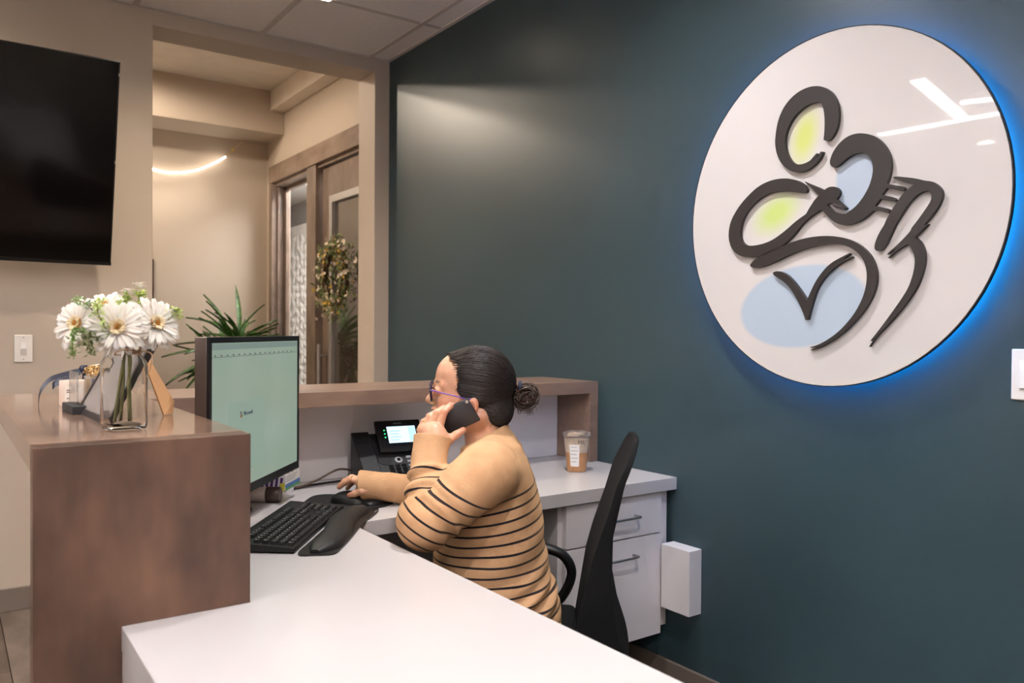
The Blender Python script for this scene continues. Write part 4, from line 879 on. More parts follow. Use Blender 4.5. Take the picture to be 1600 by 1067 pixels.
for j in range(6):
    a = 2*PI*j/6; fb.add([Vector((0,0,0)), Vector((-.004,.013*math.cos(a-.45),.013*math.sin(a-.45))), Vector((-.005,.018*math.cos(a),.018*math.sin(a))), Vector((-.004,.013*math.cos(a+.45),.013*math.sin(a+.45)))], [(0,1,2,3)])
fw = fb.mesh('white_flower', solid=.001); fw.materials.append(mat('cream_petal', (238,222,200), .6)); fy = fb.mesh('yellow_flower', solid=.001); fy.materials.append(mat('yellow_petal', (214,172,60), .6))
for k in range(180):
    a = random.uniform(0, 6.28); r = random.gauss(1, .24); inst('yellow_flower' if k % 3 == 0 else 'white_flower', fy if k % 3 == 0 else fw, wt, (-.075+random.gauss(0,.03), .19*r*math.cos(a), .205*r*math.sin(a)), (random.uniform(0,6), random.uniform(-.8,.8), random.uniform(-.9,.9)), (random.uniform(.6,1.1),)*3)

# ================================================================== the seated person
# local axes of the person: x forward, y to the left side (towards the photographer), z up
class SDF:
    def __init__(s, lo, hi, h):
        s.lo = np.array(lo, np.float32); s.h = h; s.n = np.ceil((np.array(hi)-np.array(lo))/h).astype(int)+1
        s.D = np.full(s.n, .05, np.float32); s.th = 0
        s.ax = [s.lo[i]+h*np.arange(s.n[i], dtype=np.float32) for i in range(3)]
    def _win(s, lo, hi):
        a = np.maximum(0, np.floor((np.array(lo)-s.lo)/s.h).astype(int)); b = np.minimum(s.n, np.ceil((np.array(hi)-s.lo)/s.h).astype(int)+1)
        if np.any(b <= a): return None
        sl = tuple(slice(i, j) for i, j in zip(a, b))
        X = s.ax[0][sl[0]][:, None, None]; Y = s.ax[1][sl[1]][None, :, None]; Z = s.ax[2][sl[2]][None, None, :]
        return sl, X, Y, Z
    def op(s, d, sl, k, sub=False):
        D = s.D[sl]
        if sub:
            d = -d; h = np.clip(.5-.5*(D-d)/k, 0, 1); s.D[sl] = D*(1-h)+d*h+k*h*(1-h)
        else:
            h = np.clip(.5+.5*(D-d)/k, 0, 1); s.D[sl] = D*(1-h)+d*h-k*h*(1-h)
    def xf(s, p):
        c, n = math.cos(s.th), math.sin(s.th); x, y = p[0]+.03, p[1]; return np.array((-.03+c*x-n*y, n*x+c*y, p[2]), np.float32)
    def cap(s, a, b, ra, rb, k=.01, sub=False, fn=None):
        a = s.xf(a); b = s.xf(b); m = max(ra, rb)+k+.012
        w = s._win(np.minimum(a, b)-m, np.maximum(a, b)+m)
        if w is None: return s
        sl, X, Y, Z = w; ba = b-a; L2 = float(ba@ba)+1e-12
        t = np.clip(((X-a[0])*ba[0]+(Y-a[1])*ba[1]+(Z-a[2])*ba[2])/L2, 0, 1)
        d = np.sqrt((X-a[0]-t*ba[0])**2+(Y-a[1]-t*ba[1])**2+(Z-a[2]-t*ba[2])**2)-(ra+(rb-ra)*t)
        if fn: d = d+fn(X, Y, Z, t)
        s.op(d, sl, k, sub); return s
    def ell(s, c, r, k=.01, rot=None, sub=False):
        c = s.xf(c); r = np.array(r, np.float32); m = float(r.max())+k+.012
        if s.th:
            C_, S_ = math.cos(s.th), math.sin(s.th); Q = np.array([(C_,S_,0), (-S_,C_,0), (0,0,1)]); rot = Q if rot is None else np.array(rot) @ Q
        w = s._win(c-m, c+m)
        if w is None: return s
        sl, X, Y, Z = w; x, y, z = X-c[0], Y-c[1], Z-c[2]
        if rot is not None:
            R = np.array(rot)  # rows are the local axes
            x, y, z = R[0,0]*x+R[0,1]*y+R[0,2]*z, R[1,0]*x+R[1,1]*y+R[1,2]*z, R[2,0]*x+R[2,1]*y+R[2,2]*z
        q = np.sqrt((x/r[0])**2+(y/r[1])**2+(z/r[2])**2); g = np.sqrt((x/r[0]**2)**2+(y/r[1]**2)**2+(z/r[2]**2)**2)+1e-6
        s.op(q*(q-1)/g, sl, k, sub); return s
    def loft(s, T, k=.02, fn=None, pw=2.3):
        """T rows: z, cx, half depth, half width"""
        T = np.array(T, np.float32); m = .03
        w = s._win((T[:,1]-T[:,2]).min()-m*np.array([1,0,0])+np.array([0,-T[:,3].max()-m,T[0,0]-m]), np.array([(T[:,1]+T[:,2]).max()+m, T[:,3].max()+m, T[-1,0]+m]))
        sl, X, Y, Z = w; zz = np.clip(Z, T[0,0], T[-1,0])
        cx, hd, hw = (np.interp(zz, T[:,0], T[:,i]).astype(np.float32) for i in (1, 2, 3))
        q = ((np.abs(X-cx)/hd)**pw+(np.abs(Y)/hw)**pw)**(1/pw)
        d = (q-1)*np.minimum(hd, hw)*.95
        d = np.maximum(d, np.abs(Z-(T[0,0]+T[-1,0])/2)-(T[-1,0]-T[0,0])/2)
        if fn is not None: d = d+fn(X, Y, Z, 0)
        s.op(d, sl, k); return s
    def cut(s, fn):
        """keep where fn < 0"""
        X = s.ax[0][:, None, None]; Y = s.ax[1][None, :, None]; Z = s.ax[2][None, None, :]
        s.D = np.maximum(s.D, fn(X, Y, Z).astype(np.float32)); return s
    def mesh(s):
        D = s.D; ins = D < 0; n = s.n
        cnt = np.zeros(n-1, np.int8)
        for a in (0, 1):
            for b in (0, 1):
                for c in (0, 1): cnt += ins[a:n[0]-1+a, b:n[1]-1+b, c:n[2]-1+c]
        act = (cnt > 0) & (cnt < 8); I = np.argwhere(act)
        idx = np.full(n-1, -1, np.int32); idx[act] = np.arange(len(I))
        acc = np.zeros((len(I), 3)); num = np.zeros(len(I))
        corners = [(a, b, c) for a in (0, 1) for b in (0, 1) for c in (0, 1)]
        val = {q: D[I[:,0]+q[0], I[:,1]+q[1], I[:,2]+q[2]].astype(float) for q in corners}
        for q in corners:
            for ax in range(3):
                if q[ax]: continue
                p = list(q); p[ax] = 1; p = tuple(p); va, vb = val[q], val[p]; m = (va < 0) != (vb < 0)
                t = np.where(m, va/(va-vb+1e-12), 0); P = np.zeros((len(I), 3)); P[:] = q; P[:,ax] = t
                acc[m] += P[m]; num[m] += 1
        V = s.lo+s.h*(I+acc/num[:,None])
        F = []
        for ax in range(3):
            o1, o2 = [(1,2), (2,0), (0,1)][ax]
            sa = [slice(None)]*3; sb = [slice(None)]*3; sa[ax] = slice(0, n[ax]-1); sb[ax] = slice(1, n[ax])
            A, B = ins[tuple(sa)], ins[tuple(sb)]; E = np.argwhere(A != B)
            ok = (E[:,o1] > 0) & (E[:,o2] > 0) & (E[:,o1] < n[o1]-1) & (E[:,o2] < n[o2]-1); E = E[ok]
            fl = A[E[:,0], E[:,1], E[:,2]]
            def g(d1, d2):
                Q = E.copy(); Q[:,o1] -= d1; Q[:,o2] -= d2; return idx[Q[:,0], Q[:,1], Q[:,2]]
            q = np.stack([g(1,1), g(0,1), g(0,0), g(1,0)], 1); q[~fl] = q[~fl][:, ::-1]; F.append(q)
        return V, np.concatenate(F)
def np_mesh(name, V, F, smooth_it=0):
    if smooth_it:
        E = np.concatenate([F[:, [0,1]], F[:, [1,2]], F[:, [2,3]], F[:, [3,0]]]); deg = np.bincount(E.ravel(), minlength=len(V)).astype(float)
        for _ in range(smooth_it):
            A = np.zeros_like(V)
            for i in range(3): A[:,i] = np.bincount(E[:,0], V[E[:,1],i], len(V))+np.bincount(E[:,1], V[E[:,0],i], len(V))
            V = V*.5+.5*A/deg[:,None]
    me = bpy.data.meshes.new(name); me.vertices.add(len(V)); me.vertices.foreach_set('co', V.astype(np.float32).ravel())
    me.loops.add(F.size); me.loops.foreach_set('vertex_index', F.astype(np.int32).ravel())
    me.polygons.add(len(F)); me.polygons.foreach_set('loop_start', np.arange(0, F.size, 4, dtype=np.int32)); me.polygons.foreach_set('loop_total', np.full(len(F), 4, np.int32))
    me.update(); me.validate(); me.polygons.foreach_set('use_smooth', np.ones(len(me.polygons), bool))
    return me, V
def vattr(me, name, vals):
    a = me.attributes.new(name, 'FLOAT', 'POINT'); a.data.foreach_set('value', np.asarray(vals, np.float32))

SH_L, EL_L, WR_L = (-.058, .172, .896), (.074, .262, .792), (.080, .142, .972)
SH_R, EL_R, WR_R = (-.030, -.168, .872), (.075, -.235, .745), (.300, -.147, .796)
body = SDF((-.27, -.30, .46), (.44, .35, 1.215), .0024)
B = body
# head (turned slightly on the neck)
HT = .12; B.th = HT
B.ell((-.008, 0, 1.104), (.092, .074, .086), .01)
B.ell((.044, 0, 1.118), (.058, .060, .060), .03)
B.ell((.042, 0, 1.055), (.060, .055, .072), .025)
for s in (-1, 1):
    B.ell((.058, s*.034, 1.045), (.034, .026, .032), .02)
    B.cap((-.012, s*.050, 1.015), (.070, s*.020, .992), .024, .019, .02)
    B.cap((.096, s*.010, 1.101), (.078, s*.044, 1.097), .009, .009, .012)
    B.ell((.116, s*.033, 1.083), (.016, .017, .013), .010, sub=True)
    B.ell((.106, s*.0095, 1.0495), (.010, .007, .007), .006)
B.ell((.083, 0, .993), (.022, .024, .020), .02)
B.cap((.098, 0, 1.092), (.115, 0, 1.062), .0085, .0105, .010)
B.ell((.1185, 0, 1.0560), (.0110, .0105, .0095), .006)
B.ell((.1025, 0, 1.034), (.0125, .020, .0065), .006); B.ell((.1005, 0, 1.0225), (.0125, .018, .0070), .006)
B.ell((.1095, 0, 1.0285), (.01, .022, .0016), .003, sub=True)
for s in (-1, 1):   # eyelids over the eyes
    B.ell((.0915, s*.032, 1.083), (.0150, .0165, .0125), .004)
    # ear
    ca, sa = math.cos(.25), math.sin(.25)
    B.ell((.004, s*.0775, 1.043), (.0160, .008, .027), .008, rot=[(ca,0,sa), (0,1,0), (-sa,0,ca)])
    B.ell((.007, s*.0855, 1.044), (.0085, .006, .016), .005, sub=True)
    B.ell((.006, s*.0765, 1.018), (.010, .0075, .010), .006)
# neck and trunk
B.th = 0
B.cap((-.018, 0, 1.03), (-.038, 0, .90), .051, .058, .02)
B.loft([(.48, -.05, .13, .15), (.60, -.05, .125, .14), (.75, -.055, .11, .14), (.86, -.05, .095, .15), (.91, -.05, .075, .13)], .03)
for sh, el, wr in ((SH_L, EL_L, WR_L), (SH_R, EL_R, WR_R)):
    B.cap((-.05, 0, .90), sh, .06, .045, .03); B.cap(sh, el, .048, .038, .02); B.cap(el, wr, .038, .027, .015)
# left hand closed round the phone
B.cap((.080, .142, .968), (.082, .136, .985), .028, .027, .012)
B.cap((.070, .129, .982), (.108, .122, .994), .0165, .0145, .012); B.cap((.060, .130, .968), (.112, .122, .982), .0165, .0145, .012)
FIN = [((.073,.128,.984), (.058,.1235,1.036), (.046,.104,1.050), (.036,.090,1.047), .0092),
       ((.094,.127,.994), (.077,.1215,1.033), (.064,.104,1.043), (.054,.091,1.041), .0090),
       ((.112,.122,.996), (.097,.1155,1.023), (.083,.100,1.032), (.072,.089,1.031), .0085),
       ((.123,.114,.988), (.114,.107,1.008), (.102,.094,1.018), (.092,.086,1.018), .0076)]
for a, b, c, d, r in FIN:
    B.cap(a, b, r*1.08, r, .003); B.cap(b, c, r, r*.92, .0025); B.cap(c, d, r*.92, r*.80, .002); B.ell(b, (r*1.05,)*3, .002)
B.cap((.064, .130, .964), (.046, .123, .967), .0155, .0118, .01); B.cap((.046, .123, .967), (.028, .117, .979), .0112, .0098, .005); B.cap((.028, .117, .979), (.012, .110, .990), .0098, .0078, .004)
# right hand resting on the mouse
B.cap((.292, -.147, .797), (.318, -.146, .803), .026, .026, .012)
B.cap((.315, -.128, .800), (.345, -.124, .803), .016, .0145, .012); B.cap((.315, -.162, .798), (.345, -.168, .798), .016, .0135, .012); B.cap((.318, -.145, .803), (.347, -.145, .806), .016, .014, .012)
for a, b, c, d, r in (((.345,-.126,.806), (.374,-.127,.813), (.393,-.129,.803), (.410,-.131,.789), .0090),
                      ((.347,-.146,.807), (.379,-.149,.814), (.400,-.151,.803), (.416,-.152,.789), .0092),
                      ((.344,-.164,.802), (.371,-.170,.805), (.388,-.174,.793), (.400,-.176,.778), .0086),
                      ((.338,-.178,.794), (.358,-.188,.792), (.370,-.193,.781), (.378,-.195,.770), .0075)):
    B.cap(a, b, r*1.05, r, .006); B.cap(b, c, r, r*.92, .004); B.cap(c, d, r*.92, r*.78, .003)
B.cap((.312, -.118, .790), (.338, -.108, .785), .0150, .0115, .01); B.cap((.338, -.108, .785), (.357, -.108, .776), .0112, .0100, .005); B.cap((.357, -.108, .776), (.374, -.113, .770), .0098, .0078, .004)
V, Fq = body.mesh()
me, V = np_mesh('person', V, Fq, 1)
_c, _s = math.cos(HT), math.sin(HT); W = V.copy(); V = np.stack([-.03+_c*(W[:,0]+.03)+_s*W[:,1], -_s*(W[:,0]+.03)+_c*W[:,1], W[:,2]], 1)
lip = np.clip(1-np.sqrt(((V[:,0]-.112)/.014)**2+(V[:,1]/.022)**2+((V[:,2]-1.0285)/.011)**2), 0, 1)
flush = np.exp(-(((V[:,0]-.075)/.03)**2+((np.abs(V[:,1])-.045)/.02)**2+((V[:,2]-1.045)/.022)**2))
brow = np.clip(1.6-1.6*np.sqrt(((V[:,0]-.098)/.022)**2+((np.abs(V[:,1])-.034)/.020)**2+((V[:,2]-1.106)/.0045)**2), 0, 1)
V = W
for c in ((.046,.104,1.05), (.064,.104,1.043), (.114,.107,1.008), (.410,-.131,.789), (.416,-.152,.789), (.374,-.113,.770), (.012,.11,.99), (.058,.1235,1.036)):
    flush = np.maximum(flush, .8*np.exp(-(((V-np.array(c))**2).sum(1))/.012**2))
flush = np.maximum(flush, .9*np.exp(-(((V-np.array((-.015,.082,1.04)))**2).sum(1))/.022**2))
vattr(me, 'lip', np.clip(lip*2.2, 0, 1)); vattr(me, 'flush', flush); vattr(me, 'brow', brow)
def skin_material():
    m = bpy.data.materials.new('skin'); m.use_nodes = True; nt = m.node_tree; N = nt.nodes; L = nt.links
    b = N['Principled BSDF']; b.inputs['Roughness'].default_value = .42
    b.inputs['Subsurface Weight'].default_value = .12; b.inputs['Subsurface Radius'].default_value = (.012,.004,.002); b.inputs['Subsurface Scale'].default_value = .5
    prev = None
    nz = N.new('ShaderNodeTexNoise'); nz.inputs['Scale'].default_value = 45; nz.inputs['Detail'].default_value = 4
    tc = N.new('ShaderNodeTexCoord'); L.new(tc.outputs['Object'], nz.inputs['Vector'])
    cr = N.new('ShaderNodeValToRGB'); e = cr.color_ramp.elements; e[0].color = srgb(204,150,120); e[1].color = srgb(214,163,134); e[0].position = .3; e[1].position = .7
    L.new(nz.outputs['Fac'], cr.inputs['Fac']); prev = cr.outputs[0]
    for nm, c, k in (('flush', (200,116,92), .7), ('lip', (186,96,92), .9), ('brow', (58,40,34), .8)):
        at = N.new('ShaderNodeAttribute'); at.attribute_name = nm
        mu = N.new('ShaderNodeMath'); mu.operation = 'MULTIPLY'; mu.inputs[1].default_value = k; L.new(at.outputs['Fac'], mu.inputs[0])
        mx = N.new('ShaderNodeMix'); mx.data_type = 'RGBA'; mx.inputs[7].default_value = srgb(*c); L.new(mu.outputs[0], mx.inputs[0]); L.new(prev, mx.inputs[6]); prev = mx.outputs[2]
    L.new(prev, b.inputs['Base Color'])
    bp = N.new('ShaderNodeBump'); bp.inputs['Strength'].default_value = .08; bp.inputs['Distance'].default_value = .002
    n2 = N.new('ShaderNodeTexNoise'); n2.inputs['Scale'].default_value = 500; L.new(tc.outputs['Object'], n2.inputs['Vector']); L.new(n2.outputs['Fac'], bp.inputs['Height']); L.new(bp.outputs[0], b.inputs['Normal'])
    return m
person = bpy.data.objects.new('person', me); COL.objects.link(person); me.materials.append(skin_material())
person.location = (PX, PY, 0); person.rotation_euler = (0, 0, PR)
tag(person, 'seated person with dark bun and glasses in tan striped sweater, talking on a phone', 'person')
def pchild(name, mb, m, **k): return mb.build(name, m, person, **k)
def turn(o):
    o.rotation_euler = (0, 0, HT); o.location = (-.03+.03*math.cos(HT), .03*math.sin(HT), 0); return o
M_eye = mat('eye_white', (228,220,214), .15, var=0); M_iris = mat('iris_brown', (50,32,22), .12, var=0)
for s in (-1, 1):
    eb = MB().lathe([(.0125*math.sin(PI*i/12), -.0125*math.cos(PI*i/12)) for i in range(13)], 20, Matrix.Translation((.0925, s*.032, 1.082)) @ Matrix.Rotation(PI/2, 4, 'Y'), cap=False)
    e_ = turn(pchild('eye', eb, M_eye, smooth='all'))
    MB().lathe([(.0001, .0128), (.003, .0126), (.0055, .0117), (.0058, .0110)], 16, Matrix.Translation((.0925, s*.032, 1.081)) @ Matrix.Rotation(PI/2, 4, 'Y'), cap=False).build('iris', M_iris, e_, smooth='all')
    turn(pchild('eyelashes', MB().tube([(.099, s*.021, 1.0885), (.1085, s*.028, 1.0905), (.1085, s*.036, 1.0905), (.101, s*.045, 1.0875)], .0013, 6), M_iris))

# ---- sweater
def arm_param(V, sh, el, wr):
    """distance along the sleeve, distance from its axis"""
    out = None
    sh, el, wr = (np.array(q) for q in (sh, el, wr)); L1 = np.linalg.norm(el-sh)
    t1 = ((V-sh)@(el-sh))/L1**2; t2 = ((V-el)@(wr-el))/np.linalg.norm(wr-el)**2; L2 = np.linalg.norm(wr-el)
    d1 = np.linalg.norm(V-sh-np.clip(t1, 0, 1)[:,None]*(el-sh), axis=1); d2 = np.linalg.norm(V-el-np.clip(t2, 0, 1)[:,None]*(wr-el), axis=1)
    return t1*L1, L1+t2*L2, d1, d2
def smoothstep(a, b, x):
    t = np.clip((x-a)/(b-a), 0, 1); return t*t*(3-2*t)
def fold_up(X, Y, Z, t):      # creases of the upper sleeve run across it, gathered at the crook of the elbow
    return -.0052*np.sin(70*t*.19*2+26*(X*.5-Z*.8)+9*Y)*smoothstep(.35, .9, t)
def fold_fore(X, Y, Z, t):
    return -.0062*np.sin(6.28*(t*3.8+.9*(X-.08)/.05*.25+1.2*Y))*smoothstep(.03, .25, t)*(1-smoothstep(.72, .85, t))
def fold_body(X, Y, Z, t):
    a = np.exp(-((Z-.56)/.05)**2)*np.exp(-((X+.17)/.09)**2)
    return -.006*np.sin(120*(Z+.35*X)+20*Y)*a-.003*np.sin(62*(Z+.55*X)+8*Y)*np.exp(-((Z-.66)/.09)**2)
S = SDF((-.28, -.31, .455), (.375, .36, 1.01), .003)
S.loft([(.462, -.052, .180, .195), (.50, -.053, .180, .195), (.56, -.050, .168, .188), (.62, -.045, .152, .178), (.70, -.046, .140, .172), (.78, -.048, .130, .168), (.85, -.046, .112, .160), (.90, -.046, .088, .145), (.93, -.048, .070, .12)], .03, fold_body)
S.ell((-.108, .072, .865), (.040, .07, .075), .04); S.ell((-.085, -.072, .845), (.040, .07, .075), .04)
S.ell((.045, 0, .80), (.065, .13, .07), .05)
S.cap((-.050, .045, .925), (-.060, .150, .900), .056, .062, .035); S.cap((-.046, -.045, .922), (-.028, -.145, .876), .053, .058, .035)
S.cap((-.037, 0, .91), (-.024, 0, 1.0), .068, .0625, .025)
S.ell((-.070, 0, .925), (.045, .08, .045), .03)
S.cap(SH_L, EL_L, .076, .064, .025, fn=fold_up); S.cap(EL_L, (.086, .172, .925), .057, .041, .018, fn=fold_fore)
S.cap((.086, .172, .925), (.083, .143, .975), .0405, .0475, .012)
S.cap(SH_R, EL_R, .075, .060, .035); S.cap(EL_R, (.27, -.15, .79), .056, .040, .022); S.cap((.262, -.146, .791), (.36, -.139, .796), .038, .043, .008)
# neckline, cuffs and hem end cleanly
def neck(X, Y, Z): return np.where((np.abs(Y) < .12) & (Z > .90) & (X < .09), Z-(.950-.55*X)-.0*Y, -1)
S.cut(neck)
wl = np.array((.083, .143, .975))-np.array((.078, .172, .925)); wl = wl/np.linalg.norm(wl)
cl = np.array((-.26, 0, 1.)); cl = (wl+.75*cl)/np.linalg.norm(wl+.75*cl)
S.cut(lambda X, Y, Z: np.where((X > .02) & (Y > .07) & (Z > .93), (X-.083)*cl[0]+(Y-.143)*cl[1]+(Z-.977)*cl[2], -1))
S.cut(lambda X, Y, Z: np.where(Z < .87, X-.348-.15*(Z-.80), -1))
# openings hollowed so that the cuffs and collar read as cloth edges
S.cap((.079, .150, .957), (.085, .138, .99), .036, .042, .003, sub=True);
S.cap((-.034, 0, .945), (-.020, 0, 1.02), .0575, .0575, .003, sub=True)
V, Fq = S.mesh(); me, V = np_mesh('sweater', V, Fq, 1)
kk = np.interp(V[:,2], [.55, .66, .72, .78, .85, .9], [.0, .03, .09, .16, .24, .26])
vattr(me, 's_torso', V[:,2]+V[:,0]*kk-.004*np.cos(V[:,1]*12))
au, af, d1, d2 = arm_param(V, SH_L, EL_L, WR_L); bu, bf, e1, e2 = arm_param(V, SH_R, EL_R, WR_R)
left = V[:,1] > 0
up, fo = np.where(left, au, bu), np.where(left, af, bf); q1, q2 = np.where(left, d1, e1), np.where(left, d2, e2)
vattr(me, 's_fore', fo); vattr(me, 'm_fore', (q1-.062)-(q2-.050))
TT = np.array([(.462, -.052, .180, .195), (.56, -.050, .168, .188), (.70, -.046, .140, .172), (.78, -.048, .130, .168), (.85, -.046, .112, .160), (.90, -.046, .088, .145), (.93, -.048, .070, .12)])
cx, hd, hw = (np.interp(V[:,2], TT[:,0], TT[:,i]) for i in (1, 2, 3))
dt = (np.sqrt(((V[:,0]-cx)/hd)**2+(V[:,1]/hw)**2)-1)*np.minimum(hd, hw)
GL = np.array((.54, 0, -.84)); sup = np.where(left, (V-np.array(SH_L))@GL, (V-np.array(SH_R))@GL)
vattr(me, 's_up', sup)
darm = np.minimum(q1-.072, q2-.052)
vattr(me, 'm_arm', np.minimum(dt-darm-.004, (np.where(left, au, bu)-.034)*.5))
def sweater_material():
    m = bpy.data.materials.new('striped_knit'); m.use_nodes = True; nt = m.node_tree; N = nt.nodes; L = nt.links
    b = N['Principled BSDF']; b.inputs['Roughness'].default_value = .9; b.inputs['Specular IOR Level'].default_value = .2
    b.inputs['Sheen Weight'].default_value = .25; b.inputs['Sheen Roughness'].default_value = .5; b.inputs['Sheen Tint'].default_value = srgb(230,190,140)
    def A(n): a = N.new('ShaderNodeAttribute'); a.attribute_name = n; return a.outputs['Fac']
    def mth(op, x, y=None, z=None):
        n = N.new('ShaderNodeMath'); n.operation = op
        for i, v in enumerate((x, y, z)):
            if v is None: continue
            if isinstance(v, (int, float)): n.inputs[i].default_value = v
            else: L.new(v, n.inputs[i])
        return n.outputs[0]
    def stripes(s, first, pitch, wid, last):
        """thin bands every pitch, from first onwards in the direction of falling or rising s"""
        t = mth('DIVIDE', mth('SUBTRACT', s, first), pitch); fr = mth('ABSOLUTE', mth('SUBTRACT', mth('FRACT', mth('ADD', t, .5)), .5))
        on = mth('LESS_THAN', fr, wid/abs(pitch)/2)
        on = mth('MULTIPLY', on, mth('GREATER_THAN', t, -.4)); return mth('MULTIPLY', on, mth('LESS_THAN', t, last))
    st = stripes(A('s_torso'), .806, -.0240, .0050, 12.5)
    su = stripes(A('s_up'), .060, .0275, .0050, 30); sf = stripes(A('s_fore'), .062, .0275, .0050, 9.3)
    def pick(mask, a, c):
        g = mth('GREATER_THAN', mask, 0); return mth('ADD', mth('MULTIPLY', g, a), mth('MULTIPLY', mth('SUBTRACT', 1, g), c))
    arm = pick(A('m_fore'), sf, su); tot = pick(A('m_arm'), arm, st)
    tc = N.new('ShaderNodeTexCoord'); nz = N.new('ShaderNodeTexNoise'); nz.inputs['Scale'].default_value = 22; nz.inputs['Detail'].default_value = 5; L.new(tc.outputs['Object'], nz.inputs['Vector'])
    cr = N.new('ShaderNodeValToRGB'); e = cr.color_ramp.elements; e[0].color = srgb(186,143,105); e[1].color = srgb(200,158,119); e[0].position = .3; e[1].position = .7; L.new(nz.outputs['Fac'], cr.inputs['Fac'])
    mx = N.new('ShaderNodeMix'); mx.data_type = 'RGBA'; L.new(tot, mx.inputs[0]); L.new(cr.outputs[0], mx.inputs[6]); mx.inputs[7].default_value = srgb(30,26,32); L.new(mx.outputs[2], b.inputs['Base Color'])
    bp = N.new('ShaderNodeBump'); bp.inputs['Strength'].default_value = .5; bp.inputs['Distance'].default_value = .0012; vo = N.new('ShaderNodeTexVoronoi'); vo.inputs['Scale'].default_value = 215; vo.inputs['Randomness'].default_value = .55; L.new(tc.outputs['Object'], vo.inputs['Vector']); bp.invert = True; L.new(vo.outputs['Distance'], bp.inputs['Height']); L.new(bp.outputs[0], b.inputs['Normal'])
    return m
sw = bpy.data.objects.new('sweater', me); COL.objects.link(sw); me.materials.append(sweater_material()); sw.parent = person
sw['label'] = 'tan knit sweater with thin black stripes'
# ---- trousers and shoes (under the desk)
Tr = SDF((-.26, -.26, .05), (.48, .26, .56), .006)
Tr.ell((-.06, 0, .515), (.15, .175, .075), .02)
for s in (-1, 1):
    Tr.cap((-.05, s*.09, .525), (.30, s*.10, .525), .078, .062, .03); Tr.cap((.30, s*.10, .525), (.33, s*.10, .10), .058, .042, .02)
V, Fq = Tr.mesh(); me, V = np_mesh('trousers', V, Fq, 1)
tr = bpy.data.objects.new('trousers', me); COL.objects.link(tr); me.materials.append(mat('dark_trousers', (30,30,36), .85)); tr.parent = person
for s in (-1, 1):
    sh = SDF((.2, s*.1-.06, -.01), (.52, s*.1+.06, .13), .004); sh.cap((.31, s*.1, .045), (.44, s*.1, .032), .040, .032, .01); sh.ell((.325, s*.1, .075), (.045, .038, .045), .02); sh.cut(lambda X, Y, Z: -Z+.001+0*X+0*Y)
    V, Fq = sh.mesh(); me, V = np_mesh('shoe', V, Fq, 1); o = bpy.data.objects.new('shoe', me); COL.objects.link(o); me.materials.append(M_blackp); o.parent = person

# ---- hair pulled back into a bun
rs = random.Random(11)
HC = Vector((-.008, 0, 1.104)); HR = Vector((.099, .082, .094)); TIE = Vector((-.113, 0, 1.088))
ELLS = [(HC, HR), (Vector((.046, 0, 1.121)), Vector((.0605, .0635, .0625))), (Vector((-.052, 0, 1.036)), Vector((.050, .063, .058)))]
def on_head(p, k=1.0):
    d = (p-HC).normalized(); best = 0
    for c, r in ELLS:      # outermost hit of the ray from the head centre
        o = HC-c; A = sum((d[i]/r[i])**2 for i in range(3)); B_ = sum(d[i]*o[i]/r[i]**2 for i in range(3)); C_ = sum((o[i]/r[i])**2 for i in range(3))-1
        q = B_*B_-A*C_
        if q > 0: best = max(best, (-B_+math.sqrt(q))/A)
    return HC+d*(best*k)
Hd = SDF((-.125, -.095, .965), (.12, .095, 1.21), .0025)
Hd.ell(tuple(HC), tuple(HR*.972), .01); Hd.ell((.046, 0, 1.121), (.0582, .0612, .0602), .006); Hd.ell((-.052, 0, 1.036), (.049, .062, .057), .02)
def hairline(X, Y, Z):
    ay = np.abs(Y)
    edge = np.interp(np.clip(Z, .95, 1.22), [.95, 1.0, 1.03, 1.058, 1.064, 1.085, 1.11, 1.135, 1.165, 1.19], [-.050, -.030, -.016, -.004, .030, .047, .043, .043, .053, .062]).astype(np.float32)+0*X
    return (X-edge-.012*(1-np.clip(ay/.07, 0, 1))*(Z > 1.13))*.8
Hd.cut(hairline); Hd.cut(lambda X, Y, Z: (.985-.25*(X+.07)-Z)*.8+0*Y)
V, Fq = Hd.mesh(); me, V = np_mesh('hair', V, Fq, 2)
strands = MB()
def strand(S, r, wob):
    n = 11; P = []; R = []
    for i in range(n):
        t = i/(n-1); p = S.lerp(TIE, t); lift = 1.0+.012*math.sin(PI*t)+wob
        p2 = on_head(p, lift); b_ = max(0, (t-.82)/.18)
        P.append(p2.lerp(TIE, b_*b_)); R.append(r*min(1, .15+t*3.5)*(1-.3*t))
    strands.tube(P, R, 5, flat=.55)
EDG = [(.069,0,1.175), (.067,.015,1.173), (.062,.034,1.165), (.053,.050,1.150), (.046,.062,1.136), (.043,.068,1.120), (.044,.073,1.100), (.046,.074,1.085), (.036,.076,1.068), (.010,.079,1.060), (-.002,.081,1.062), (-.008,.080,1.046), (-.016,.073,1.025), (-.032,.062,1.003), (-.055,.044,.990), (-.072,.015,.984)]
cum = catmull(EDG, 8)
for s in (-1, 1):
    for q in cum:
        for w_ in range(5):
            S0 = Vector((q.x-rs.choice((0, .004, .02))*rs.random()+.001, s*q.y+rs.uniform(-.003, .003), q.z+rs.uniform(-.003, .003))); strand(on_head(S0, 1.0), rs.uniform(.0011, .0022), rs.uniform(-.004, .010))
for q in cum:             # fill behind the hairline
    for s in (-1, 1):
        for w_ in range(3):
            p = Vector((q.x, s*q.y, q.z)).lerp(TIE, rs.uniform(.02, .34)); strand(on_head(p), rs.uniform(.0011, .0021), rs.uniform(-.002, .009))
for k in range(200):       # crown
    a = rs.uniform(-1.4, 1.4); S0 = HC+Vector((rs.uniform(-.02, .085), .08*math.sin(a), .09*math.cos(a))); strand(on_head(S0), rs.uniform(.0010, .0022), rs.uniform(.0, .014))
